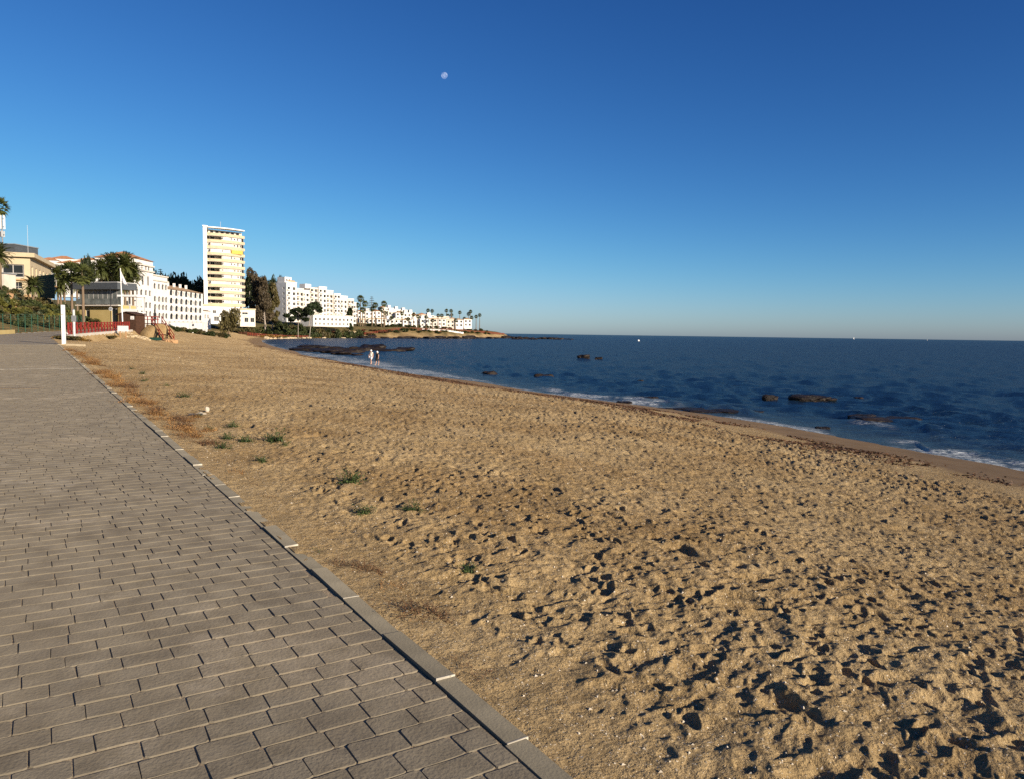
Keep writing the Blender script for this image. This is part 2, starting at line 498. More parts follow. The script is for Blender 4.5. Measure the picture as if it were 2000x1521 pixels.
edge = sstep(-0.75, -0.1, sd + vnoise(sx * 0.5, sy * 0.5) * 0.9) * sstep(-0.3, 0.22, vnoise(sx / 5, sy / 5) + 0.5 * vnoise(sx * 1.7, sy * 1.7)) * 0.75
edge = np.maximum(edge, sstep(-2.4, -0.4, sd + vnoise(sx * .3, sy * .3)) * (sy > 150) * (sx < -30) * sstep(.0, .35, vnoise(sx / 6, sy / 6)) * 0.5)
foam = np.maximum(foam, edge)
sz += 0.05 * sstep(-2.5, 1.5, sd)
kq = ((sd < 4.0) & (sd > -1e9))[sq].any(1)
sq = sq[kq]; used = np.zeros(len(sx), bool); used[sq.ravel()] = True; remap = np.cumsum(used) - 1; sq = remap[sq]
sv = np.stack([sx, sy, sz], 1)[used]
fo = np.zeros((len(sv), 4), np.float32); fo[:, 0] = foam[used]; fo[:, 1] = sstep(-7, 0.5, sd)[used]; fo[:, 3] = 1

def sea_material():
    m = bpy.data.materials.new('sea_water'); m.use_nodes = True
    N, L = m.node_tree.nodes, m.node_tree.links
    b = N['Principled BSDF']
    geo = N.new('ShaderNodeNewGeometry'); at = N.new('ShaderNodeAttribute'); at.attribute_name = 'foam'
    sep = N.new('ShaderNodeSeparateColor'); L.new(at.outputs['Color'], sep.inputs[0])
    def noise(sc, det, stretch=(1, 1, 1), rz=0.0):
        mp = N.new('ShaderNodeMapping'); mp.inputs['Scale'].default_value = stretch; mp.inputs['Rotation'].default_value = (0, 0, rz)
        L.new(geo.outputs['Position'], mp.inputs['Vector'])
        n = N.new('ShaderNodeTexNoise'); n.inputs['Scale'].default_value = sc; n.inputs['Detail'].default_value = det; n.inputs['Roughness'].default_value = 0.6
        L.new(mp.outputs[0], n.inputs['Vector']); return n.outputs['Fac']
    body = N.new('ShaderNodeMix'); body.data_type = 'RGBA'
    body.inputs[6].default_value = (0.003, 0.016, 0.030, 1); body.inputs[7].default_value = (0.03, 0.05, 0.055, 1)
    L.new(sep.outputs[1], body.inputs[0])
    fm = N.new('ShaderNodeMath'); fm.operation = 'MULTIPLY'
    fr = N.new('ShaderNodeMapRange'); fr.inputs['From Min'].default_value = 0.35; fr.inputs['From Max'].default_value = 0.6
    L.new(noise(4.5, 6), fr.inputs['Value'])
    L.new(sep.outputs[0], fm.inputs[0]); L.new(fr.outputs[0], fm.inputs[1])
    c = N.new('ShaderNodeMix'); c.data_type = 'RGBA'; c.inputs[7].default_value = (0.62, 0.66, 0.68, 1)
    L.new(fm.outputs[0], c.inputs[0]); L.new(body.outputs[2], c.inputs[6])
    h = N.new('ShaderNodeMath'); h.operation = 'MULTIPLY_ADD'; h.inputs[1].default_value = 2.0
    L.new(noise(2.1, 3, (0.5, 1.7, 1), R(-25)), h.inputs[0]); L.new(noise(6.0, 5, (0.6, 1.5, 1), R(-15)), h.inputs[2])
    bp = N.new('ShaderNodeBump'); bp.inputs['Strength'].default_value = 1.0; bp.inputs['Distance'].default_value = 0.13
    L.new(h.outputs[0], bp.inputs['Height'])
    N.remove(b)
    df = N.new('ShaderNodeBsdfDiffuse'); L.new(c.outputs[2], df.inputs['Color'])
    gl = N.new('ShaderNodeBsdfGlossy'); gl.inputs['Roughness'].default_value = 0.2
    L.new(bp.outputs[0], gl.inputs['Normal']); L.new(bp.outputs[0], df.inputs['Normal'])
    fr2 = N.new('ShaderNodeFresnel'); fr2.inputs['IOR'].default_value = 1.33; L.new(bp.outputs[0], fr2.inputs['Normal'])
    cut = N.new('ShaderNodeMath'); cut.operation = 'MULTIPLY'; cut.inputs[1].default_value = 0.34; L.new(fr2.outputs[0], cut.inputs[0])
    nf = N.new('ShaderNodeMath'); nf.operation = 'SUBTRACT'; nf.inputs[0].default_value = 1.0; L.new(fm.outputs[0], nf.inputs[1])
    kf = N.new('ShaderNodeMath'); kf.operation = 'MULTIPLY'; L.new(cut.outputs[0], kf.inputs[0]); L.new(nf.outputs[0], kf.inputs[1])
    ms = N.new('ShaderNodeMixShader'); L.new(kf.outputs[0], ms.inputs[0]); L.new(df.outputs[0], ms.inputs[1]); L.new(gl.outputs[0], ms.inputs[2])
    L.new(ms.outputs[0], N['Material Output'].inputs['Surface'])
    return m
sme = np_mesh('sea', sv, quads=sq, mats=[sea_material()], smooth=True)
ca_ = sme.color_attributes.new('foam', 'FLOAT_COLOR', 'POINT'); ca_.data.foreach_set('color', fo.ravel())
sea = tag(link('sea', sme), kind='structure')
del sx, sy, sd, sz, foam, edge, rdist

# ------------------------------------------------------------------ promenade
M_BRICK = mat('stamped_paving', (0.19, 0.16, 0.112), (0.135, 0.113, 0.079), scale=6, rough=0.85, bump=0.7, bscale=55, bdist=0.006, detail=8, world=True)
def weather(m):
    """stains that run across the paving: drifted sand, pale salt bloom, old dark marks"""
    N, L = m.node_tree.nodes, m.node_tree.links
    b = N['Principled BSDF']; src = b.inputs['Base Color'].links[0].from_socket
    geo = N.new('ShaderNodeNewGeometry')
    def layer(src, sc, det, p0, p1, col, top, rough=0.65):
        n = N.new('ShaderNodeTexNoise'); n.inputs['Scale'].default_value = sc; n.inputs['Detail'].default_value = det; n.inputs['Roughness'].default_value = rough
        L.new(geo.outputs['Position'], n.inputs['Vector'])
        r = N.new('ShaderNodeMapRange'); r.inputs['From Min'].default_value = p0; r.inputs['From Max'].default_value = p1; r.inputs['To Max'].default_value = top
        L.new(n.outputs['Fac'], r.inputs['Value'])
        x = N.new('ShaderNodeMix'); x.data_type = 'RGBA'; L.new(r.outputs[0], x.inputs[0]); L.new(src, x.inputs[6]); x.inputs[7].default_value = (*col, 1)
        return x.outputs[2]
    src = layer(src, 4.3, 2, 0.42, 0.62, (0.205, 0.178, 0.133), 0.35, 0.5)
    src = layer(src, 3.1, 2, 0.5, 0.7, (0.095, 0.078, 0.057), 0.35, 0.5)
    src = layer(src, 0.9, 9, 0.565, 0.76, (0.33, 0.295, 0.24), 0.75, 0.75)
    src = layer(src, 0.45, 8, 0.55, 0.72, (0.25, 0.20, 0.13), 0.45, 0.7)
    src = layer(src, 90, 3, 0.62, 0.72, (0.27, 0.235, 0.175), 0.6, 0.7)
    L.new(src, b.inputs['Base Color'])
weather(M_BRICK)
M_BRICK.node_tree.nodes['Principled BSDF'].inputs['Diffuse Roughness'].default_value = 0.35
M_JOINT = mat('sandy_joint', (0.34, 0.265, 0.17), (0.22, 0.17, 0.11), scale=7, rough=0.95, bump=0.4, bscale=60)
M_KERB = mat('kerb_concrete', (0.225, 0.196, 0.138), (0.18, 0.157, 0.11), scale=5, rough=0.8, bump=0.15, bscale=80, rnd=0.1)
M_KERB.node_tree.nodes['Principled BSDF'].inputs['Diffuse Roughness'].default_value = 0.35
M_WHITE = mat('white_mortar', (0.47, 0.43, 0.35), (0.28, 0.25, 0.2), scale=12, rough=0.85)
def pav_far():
    m = mat('far_paving', (0.165, 0.138, 0.10), (0.13, 0.108, 0.08), scale=0.5, rough=0.85, detail=8)
    N, L = m.node_tree.nodes, m.node_tree.links
    tc = N.new('ShaderNodeTexCoord'); mp = N.new('ShaderNodeMapping'); mp.inputs['Rotation'].default_value = (0, 0, R(-32.2))
    br = N.new('ShaderNodeTexBrick'); br.inputs['Scale'].default_value = 1.0
    br.inputs['Brick Width'].default_value = 0.225; br.inputs['Row Height'].default_value = 0.15; br.inputs['Mortar Size'].default_value = 0.008
    L.new(tc.outputs['Object'], mp.inputs[0]); L.new(mp.outputs[0], br.inputs['Vector'])
    bp = N.new('ShaderNodeBump'); bp.invert = True; bp.inputs['Distance'].default_value = 0.01; bp.inputs['Strength'].default_value = 0.6
    L.new(br.outputs['Fac'], bp.inputs['Height']); L.new(bp.outputs[0], N['Principled BSDF'].inputs['Normal'])
    return m
M_PAVFAR = pav_far(); weather(M_PAVFAR); M_PAVFAR.node_tree.nodes['Principled BSDF'].inputs['Diffuse Roughness'].default_value = 0.35

def pp(s, w): return PROM_O + PROM_T * s + PROM_L * w
S0, S1 = -10.0, 54.0
# bed of the near paving
bed = MB(); vs_, fs_ = [], []
ns = 64
for i in range(ns + 1):
    s = S0 + (S1 - S0) * i / ns
    for w in (0.101, PROM_W):
        p = pp(s, w); vs_.append((p.x, p.y, float(prom_z(p.y)) - 0.005))
for i in range(ns): fs_.append((2 * i, 2 * i + 2, 2 * i + 3, 2 * i + 1))
bed.add(vs_, fs_)
promenade = tag(bed.build('promenade', M_JOINT), kind='structure')
for p in promenade.data.polygons:
    pass
bm = bmesh.new(); bm.from_mesh(promenade.data); bmesh.ops.recalc_face_normals(bm, faces=bm.faces)
if sum(f.normal.z for f in bm.faces) < 0: bmesh.ops.reverse_faces(bm, faces=bm.faces)
bm.to_mesh(promenade.data); bm.free()

def brick_variant(rng, n=10):
    """unit brick: x across (length 1), y along (depth 1), top at z=0"""
    t = [(-0.5, -0.44), (-0.44, -0.5), (0, -0.5), (0.44, -0.5), (0.5, -0.44), (0.5, 0.44), (0.44, 0.5), (0, 0.5), (-0.44, 0.5), (-0.5, 0.44)]
    t = [(x + rng.normal(0, 0.006), y + rng.normal(0, 0.016)) for x, y in t]
    top = [(x * 0.975, y * 0.945, rng.normal(0, 0.0005)) for x, y in t]
    low = [(x, y, -0.0064) for x, y in t]
    return top, low
NV = 14
VAR = [brick_variant(np.random.default_rng(100 + i)) for i in range(NV)]
BR_ME = []
for i in range(NV):
    top, low = VAR[i]; m = MB()
    m.add(top + low, [tuple(range(10))] + [(k, 10 + k, 10 + (k + 1) % 10, (k + 1) % 10) for k in range(10)])
    me = m.mesh('brick', M_BRICK, smooth=False); BR_ME.append(me)
rngb = random.Random(21)
bricks = []
row = 0.15
k0, k1 = int(S0 / row), int(S1 / row)
for k in range(k0, k1):
    w = 0.106 - (rngb.random() * 0.22 if True else 0)
    first = True
    while w < PROM_W - 0.05:
        ln = rngb.uniform(0.17, 0.27)
        a, b = max(w, 0.106), min(w + ln, PROM_W - 0.01)
        w += ln
        if b - a < 0.05: continue
        s = k * row + row / 2
        c = pp(s, (a + b) / 2)
        z = float(prom_z(c.y)) + rngb.uniform(-0.0015, 0.0015)
        bricks.append((c.x, c.y, z, b - a - 0.0025, row - 0.0045, rngb.randrange(NV), rngb.random() < 0.5))
def in_view(b): return b[1] > 2.3 and abs(b[0]) < 0.70 * b[1]
order = sorted(range(len(bricks)), key=lambda i: (0 if in_view(bricks[i]) else 1, math.hypot(bricks[i][0], bricks[i][1])))
ANG = math.atan2(PROM_L.y, PROM_L.x)
for i in order[:300]:
    x, y, z, ln, dp, v, fl = bricks[i]
    o = link('brick', BR_ME[v], promenade, (x, y, z))
    o.rotation_euler = (rngb.gauss(0, 0.006), rngb.gauss(0, 0.006), ANG + (math.pi if fl else 0))
    o.scale = (ln, dp, 1)
VT = np.array([np.array(t + l) for t, l in VAR])
vv, ff_ = [], []
rest = order[300:]
cs, sn = math.cos(ANG), math.sin(ANG)
arr = np.array([bricks[i][:5] for i in rest]); vi = np.array([bricks[i][5] for i in rest]); fl = np.where([bricks[i][6] for i in rest], -1.0, 1.0)
P = VT[vi]                                      # n,20,3
lx = P[:, :, 0] * arr[:, 3:4] * fl[:, None]; ly = P[:, :, 1] * arr[:, 4:5] * fl[:, None]
X = arr[:, 0:1] + lx * cs - ly * sn; Y = arr[:, 1:2] + lx * sn + ly * cs; Z = arr[:, 2:3] + P[:, :, 2]
V3 = np.stack([X, Y, Z], -1).reshape(-1, 3)
base = (np.arange(len(rest)) * 20)[:, None, None]
side = np.array([(k, 10 + k, 10 + (k + 1) % 10, (k + 1) % 10) for k in range(10)])[None]
topq = np.array([(0, 1, 2, 3), (0, 3, 4, 9), (9, 4, 5, 8), (5, 6, 7, 8)])[None]
Q = np.concatenate([(side + base).reshape(-1, 4), (topq + base).reshape(-1, 4)])
link('paving_bricks', np_mesh('paving_bricks', V3, quads=Q, mats=[M_BRICK]), promenade)['kind'] = 'stuff'

# kerb stones, each with a white mortar joint at its near end
def kerb_mesh(i):
    m = MB(); L_ = 0.63
    j = 0.004 * i
    m.box(-0.05, 0.05, -L_ / 2 + 0.008, L_ / 2, -0.2, 0.008, 0)
    m.box(-0.049, 0.052, -L_ / 2 + 0.001, -L_ / 2 + 0.0075, -0.2, 0.0092 + j * 0.1, 1)
    me = m.mesh('kerb_stone', [M_KERB, M_WHITE])
    return me
KM = [kerb_mesh(i) for i in range(3)]
k = 0; s = -8.0 + 0.09
while s < S1:
    c = pp(s, 0.047 + rngb.uniform(-0.004, 0.004))
    o = link('kerb_stone', KM[k % 3], promenade, (c.x, c.y, float(prom_z(c.y)) + rngb.uniform(-0.006, 0.008)))
    o.rotation_euler = (math.atan(0.0125 * 0.846) + rngb.gauss(0, .006), rngb.gauss(0, .015), R(32.2) + rngb.gauss(0, 0.007))
    s += 0.63; k += 1

# far stretch of the promenade, bending towards the hut
m = MB(); vs_, fs_ = [], []
q = [pp(S1, 0.0), Vector((-37.2, 62.2)), Vector((-42.6, 75)), Vector((-51.0, 100)), Vector((-57, 118)), Vector((-60, 128))]
for i, p in enumerate(q):
    d = (q[min(i + 1, len(q) - 1)] - q[max(i - 1, 0)]).normalized(); l = Vector((-d.y, d.x))
    if i == 0: l = PROM_L
    for w in (0.0, PROM_W):
        a = p + l * w; vs_.append((a.x, a.y, float(prom_z(a.y)) + 0.002))
for i in range(len(q) - 1): fs_.append((2 * i, 2 * i + 2, 2 * i + 3, 2 * i + 1)[::-1])
m.add(vs_, fs_)
fp = tag(m.build('far_promenade', M_PAVFAR), kind='structure')
bm = bmesh.new(); bm.from_mesh(fp.data)
for f in bm.faces:
    if f.normal.z < 0: f.normal_flip()
bm.to_mesh(fp.data); bm.free()

# =================================================================== materials for the things
M_WALL = mat('white_render', (0.72, 0.70, 0.66), (0.62, 0.60, 0.56), scale=0.5, rough=0.9)
M_WALL2 = mat('warm_white_render', (0.64, 0.58, 0.50), (0.56, 0.50, 0.42), scale=0.5, rough=0.9)
M_CREAM = mat('cream_render', (0.51, 0.42, 0.28), (0.45, 0.365, 0.24), scale=0.6, rough=0.9)
M_YELLOW = mat('yellow_render', (0.48, 0.37, 0.16), (0.42, 0.32, 0.13), scale=0.6, rough=0.9)
M_OCHRE = mat('ochre_render', (0.44, 0.27, 0.13), (0.38, 0.23, 0.11), scale=0.8, rough=0.9)
M_TILE = mat('terracotta_tiles', (0.50, 0.24, 0.11), (0.36, 0.16, 0.075), scale=2.0, rough=0.85, bump=0.4, bscale=3, bdist=0.1)
M_TILE2 = mat('weathered_tiles', (0.46, 0.31, 0.17), (0.34, 0.21, 0.11), scale=2.0, rough=0.85, bump=0.4, bscale=3, bdist=0.1)
M_GLASS = mat('window_glass', (0.025, 0.03, 0.035), (0.015, 0.018, 0.02), scale=0.5, rough=0.25, spec=0.12)
M_PALEGLASS = mat('curtained_glass', (0.13, 0.125, 0.12), (0.06, 0.06, 0.058), scale=0.7, rough=0.3)
M_FRAME = mat('window_frame', (0.42, 0.40, 0.38), (0.36, 0.34, 0.32), rough=0.6)
M_DARK = mat('dark_interior', (0.03, 0.026, 0.022), (0.02, 0.018, 0.015), rough=0.9)
M_GREY = mat('grey_metal', (0.22, 0.23, 0.24), (0.17, 0.18, 0.19), rough=0.5)
M_DGREY = mat('dark_grey_cladding', (0.075, 0.085, 0.095), (0.055, 0.062, 0.07), rough=0.7)
M_STEEL = mat('pale_steel', (0.55, 0.55, 0.54), (0.45, 0.45, 0.44), scale=6, rough=0.4)
M_PAINT = mat('white_paint', (0.80, 0.79, 0.76), (0.72, 0.71, 0.68), scale=4, rough=0.5)
M_RED = mat('red_stained_wood', (0.27, 0.028, 0.02), (0.18, 0.02, 0.014), scale=2, rough=0.7)
M_REDD = mat('weathered_red_wood', (0.26, 0.05, 0.028), (0.17, 0.035, 0.02), scale=2, rough=0.8)
M_BROWN = mat('dark_stained_boards', (0.075, 0.036, 0.02), (0.05, 0.024, 0.014), scale=5, rough=0.75)
M_WOOD = mat('grey_brown_wood', (0.16, 0.10, 0.06), (0.10, 0.06, 0.035), scale=5, rough=0.85)
M_BLACK = mat('black_metal', (0.02, 0.02, 0.022), (0.014, 0.014, 0.015), rough=0.5)
M_GREEN = mat('green_wire', (0.03, 0.10, 0.06), (0.02, 0.07, 0.045), rough=0.6)
M_NET = mat('dark_green_windbreak', (0.012, 0.055, 0.04), (0.008, 0.035, 0.026), rough=0.9)
M_CLOTH = mat('white_cloth', (0.72, 0.70, 0.72), (0.62, 0.60, 0.62), rough=0.9)
M_ROCK = mat('dark_wet_rock', (0.022, 0.0135, 0.008), (0.007, 0.005, 0.004), scale=1.3, rough=0.6, bump=0.8, bscale=4, bdist=0.15, detail=8)
M_STONE = mat('pale_boulder', (0.52, 0.42, 0.27), (0.36, 0.27, 0.16), scale=1.5, rough=0.9, bump=0.6, bscale=4, bdist=0.12)
M_OSTONE = mat('orange_boulder', (0.46, 0.28, 0.14), (0.34, 0.20, 0.10), scale=1.2, rough=0.9, bump=0.6, bscale=4, bdist=0.12)
M_BARK = mat('palm_bark', (0.21, 0.15, 0.10), (0.12, 0.085, 0.055), scale=3, rough=0.95, bump=0.5, bscale=6, bdist=0.05)
M_BARKP = mat('pale_bark', (0.36, 0.31, 0.26), (0.24, 0.2, 0.16), scale=3, rough=0.95)
L_PALM = leaf_mat('palm_leaf', (0.13, 0.14, 0.04), (0.05, 0.066, 0.02))
L_DATE = leaf_mat('date_palm_leaf', (0.115, 0.125, 0.035), (0.04, 0.055, 0.017))
L_PINE = leaf_mat('pine_needle', (0.030, 0.042, 0.014), (0.013, 0.020, 0.008), 0.1)
L_SHRUB = leaf_mat('shrub_leaf', (0.055, 0.066, 0.018), (0.022, 0.03, 0.010), 0.15)
L_OLIVE = leaf_mat('olive_leaf', (0.11, 0.09, 0.03), (0.055, 0.045, 0.018), 0.15)
L_BROWN = leaf_mat('brownish_foliage', (0.115, 0.085, 0.048), (0.058, 0.045, 0.026), 0.15)
L_GOLD = leaf_mat('golden_shrub', (0.30, 0.17, 0.04), (0.16, 0.09, 0.025), 0.15)
L_RUST = leaf_mat('reddish_shrub', (0.13, 0.055, 0.03), (0.06, 0.028, 0.016), 0.1)
L_AGAVE = leaf_mat('agave_leaf', (0.20, 0.22, 0.15), (0.10, 0.12, 0.075), 0.05)
L_GRASSY = leaf_mat('yellow_green_leaf', (0.16, 0.15, 0.03), (0.08, 0.08, 0.02), 0.2)
L_TUFT = leaf_mat('beach_tuft', (0.085, 0.12, 0.035), (0.035, 0.055, 0.018), 0.15)
L_DRY = leaf_mat('dry_weed', (0.42, 0.24, 0.085), (0.22, 0.11, 0.042), 0.15)
L_DRYB = leaf_mat('brown_dry_weed', (0.22, 0.12, 0.055), (0.11, 0.06, 0.03), 0.1)
L_WRACK = leaf_mat('seaweed', (0.11, 0.058, 0.03), (0.05, 0.026, 0.015), 0.05)

M_BARGLASS = mat('bar_glazing', (0.20, 0.215, 0.205), (0.09, 0.10, 0.095), scale=0.8, rough=0.2)
# =================================================================== foliage templates
def quads_mesh(name, C, A, B, m):
    """n leaf quads: centres C, half axes A and B"""
    V = np.stack([C - A - B * .35, C - B * 0.0 + A * 0 - B, C + A, C + B], 1) if False else np.stack([C - A, C - B, C + A, C + B], 1)
    n = len(C)
    return np_mesh(name, V.reshape(-1, 3), quads=np.arange(n * 4).reshape(n, 4), mats=[m])

def unit(v): return v / np.maximum(np.linalg.norm(v, axis=1, keepdims=True), 1e-9)

def leaf_cloud(name, blobs, n, size, m, seed, elong=1.6, shell=0.55, drip=0.0):
    rng = np.random.default_rng(seed)
    vol = np.array([b[3] * b[4] * b[5] for b in blobs]); pk = rng.choice(len(blobs), n, p=vol / vol.sum())
    bb = np.array(blobs)[pk]
    d = unit(rng.normal(size=(n, 3)))
    r = shell + (1 - shell) * rng.random((n, 1)) ** 0.6
    r *= 1 + 0.22 * np.sin(d[:, :1] * 7 + pk[:, None]) * np.sin(d[:, 2:] * 9 + d[:, 1:2] * 6)
    C = bb[:, :3] + d * r * bb[:, 3:6]
    a = unit(rng.normal(size=(n, 3)) + np.array([0, 0, -drip])); t = unit(np.cross(a, rng.normal(size=(n, 3))))
    s = size * rng.uniform(0.6, 1.5, (n, 1))
    return quads_mesh(name, C, a * s * elong / 2, t * s / 2, m)

def random_blobs(seed, n, rx, rz, zc, s0, s1):
    g = random.Random(seed); out = []
    for i in range(n):
        a = g.random() * 6.283; q = math.sqrt(g.random())
        s = g.uniform(s0, s1)
        out.append((rx * q * math.cos(a), rx * q * math.sin(a), zc + rz * (g.random() * 2 - 1) * (1.05 - q * q * .7), s, s, s * 0.75))
    return out

def feather_crown(seed, m, n=64):
    """date palm crown, radius about 1"""
    rng = np.random.default_rng(seed); C, A, B = [], [], []
    for i in range(n):
        az = i * 2.399 + rng.normal(0, .15); el = R(82) - (i / n) * R(125) + rng.normal(0, .1)
        L_ = rng.uniform(0.85, 1.1); p = np.zeros(3); ns = 7
        for k in range(ns):
            t = (k + .5) / ns; e = el - t * t * R(60)
            d = np.array([math.cos(az) * math.cos(e), math.sin(az) * math.cos(e), math.sin(e)])
            q = p + d * L_ / ns
            side = np.array([-math.sin(az), math.cos(az), 0])
            for sg in (-1, 1):
                w = 0.27 * (1 - 0.5 * t) * (0.5 if k == 0 else 1)
                ld = unit((side * sg + d * 0.75 + np.array([0, 0, -.25]))[None])[0]
                for z in (0.25, 0.75):
                    c = p + (q - p) * z
                    C.append(c + ld * w * .5); A.append(ld * w * .5); B.append(d * 0.05)
            C.append((p + q) / 2); A.append((q - p) / 2); B.append(side * 0.014)
            p = q
    return quads_mesh('crown', np.array(C), np.array(A), np.array(B), m)

def fan_crown(seed, m, n=56):
    """fan palm crown, radius about 1, with a skirt of hanging leaves"""
    rng = np.random.default_rng(seed); C, A, B = [], [], []
    for i in range(n):
        az = i * 2.399 + rng.normal(0, .2); el = R(78) - (i / n) * R(140)
        d = np.array([math.cos(az) * math.cos(el), math.sin(az) * math.cos(el), math.sin(el)])
        st = rng.uniform(.38, .56); p = d * st; side = np.array([-math.sin(az), math.cos(az), 0]); up = np.cross(d, side)
        C.append(p / 2); A.append(p / 2); B.append(side * .012)
        for k in range(9):
            f = (k - 4) / 4 * 1.25
            bl = d * math.cos(f) + side * math.sin(f) - np.array([0, 0, .22 + .2 * abs(f)])
            bl = bl / np.linalg.norm(bl) * rng.uniform(.36, .48)
            C.append(p + bl / 2); A.append(bl / 2); B.append(np.cross(bl, up + rng.normal(0, .3, 3)) * .11)
    return quads_mesh('crown', np.array(C), np.array(A), np.array(B), m)

DATE = [feather_crown(s, L_DATE) for s in (1, 2)]
FAN = [fan_crown(s, L_PALM) for s in (3, 4, 5)]
def trunk_mesh(m, taper, n=9, wob=0.03):
    b = MB(); g = random.Random(n)
    b.tube([(g.gauss(0, wob) if 0 < i < 6 else 0, g.gauss(0, wob) if 0 < i < 6 else 0, i / 6) for i in range(7)], [1 - (1 - taper) * i / 6 + (.35 if i == 0 else 0) for i in range(7)], n)
    return b.mesh('trunk', m, True)
TRUNK = trunk_mesh(M_BARK, 0.62); TRUNKP = trunk_mesh(M_BARKP, 0.4)

rgp = random.Random(77)
def palm(px, py, D, r, kind, label, group, tr=0.2):
    """crown centre sighted at px, py"""
    c = W(px, py, D); z = G(c.x, c.y)
    h = max(c.z - z, 1.5)
    root = empty('palm_tree', (c.x, c.y, z), rgp.random() * 6.28, label, 'palm', group)
    t = link('trunk', TRUNK, root, (0, 0, -0.2)); t.scale = (tr, tr, h + 0.2)
    k = link('crown', (DATE if kind == 'date' else FAN)[rgp.randrange(2)], root, (0, 0, h)); k.scale = (r, r, r * (1 if kind == 'date' else .95))
    return root

def tree(name, px, D, crown_me, scale, label, cat, group=None, trunk=True, tr=0.2, th=None, loc=None, tm=None):
    if loc is None:
        c = W(px, 640, D); loc = (c.x, c.y)
    z = G(*loc)
    root = empty(name, (loc[0], loc[1], z), rgp.random() * 6.28, label, cat, group)
    if trunk:
        t = link('trunk', tm or TRUNK, root, (0, 0, -0.2)); t.scale = (tr, tr, (th or scale[2] * .6) + .2)
    k = link('crown', crown_me, root); k.scale = scale
    return root

# unit crowns: radius about 1, standing on z = 0, about 1 high
SHRUBS = [leaf_cloud('crown', random_blobs(40 + i, 9, .62, .22, .42, .3, .46), 700, .13, L, 50 + i) for i, L in enumerate((L_SHRUB, L_OLIVE, L_GOLD, L_GRASSY, L_SHRUB, L_RUST))]
PINES = [leaf_cloud('crown', random_blobs(60 + i, 12, .65, .16, .72, .24, .4), 1300, .085, L_PINE, 70 + i) for i in range(3)]
BUSHTREE = leaf_cloud('crown', random_blobs(81, 14, .6, .3, .55, .28, .42), 1800, .08, L_OLIVE, 81)

# =================================================================== buildings
def window_mesh(name, glass, bars=1, transom=0):
    b = MB()
    b.add([(-.5, .05, -.5), (.5, .05, -.5), (.5, .05, .5), (-.5, .05, .5)], [(0, 1, 2, 3)], 0)
    f = .06
    b.box(-.5, -.5 + f, -.02, .04, -.5, .5, 1); b.box(.5 - f, .5, -.02, .04, -.5, .5, 1)
    b.box(-.5 + f, .5 - f, -.02, .04, -.5, -.5 + f, 1); b.box(-.5 + f, .5 - f, -.02, .04, .5 - f, .5, 1)
    for k in range(bars): x = -.5 + (k + 1) / (bars + 1); b.box(x - .02, x + .02, -.015, .04, -.5 + f, .5 - f, 1)
    if transom: b.box(-.5 + f, .5 - f, -.012, .04, -.2, -.16, 1)
    return b.mesh(name, [glass, M_FRAME])
WIN = window_mesh('window', M_GLASS, 1); WINP = window_mesh('window', M_PALEGLASS, 1); WIN0 = window_mesh('window', M_GLASS, 0)
WINB = window_mesh('window', M_GLASS, 1, 1)

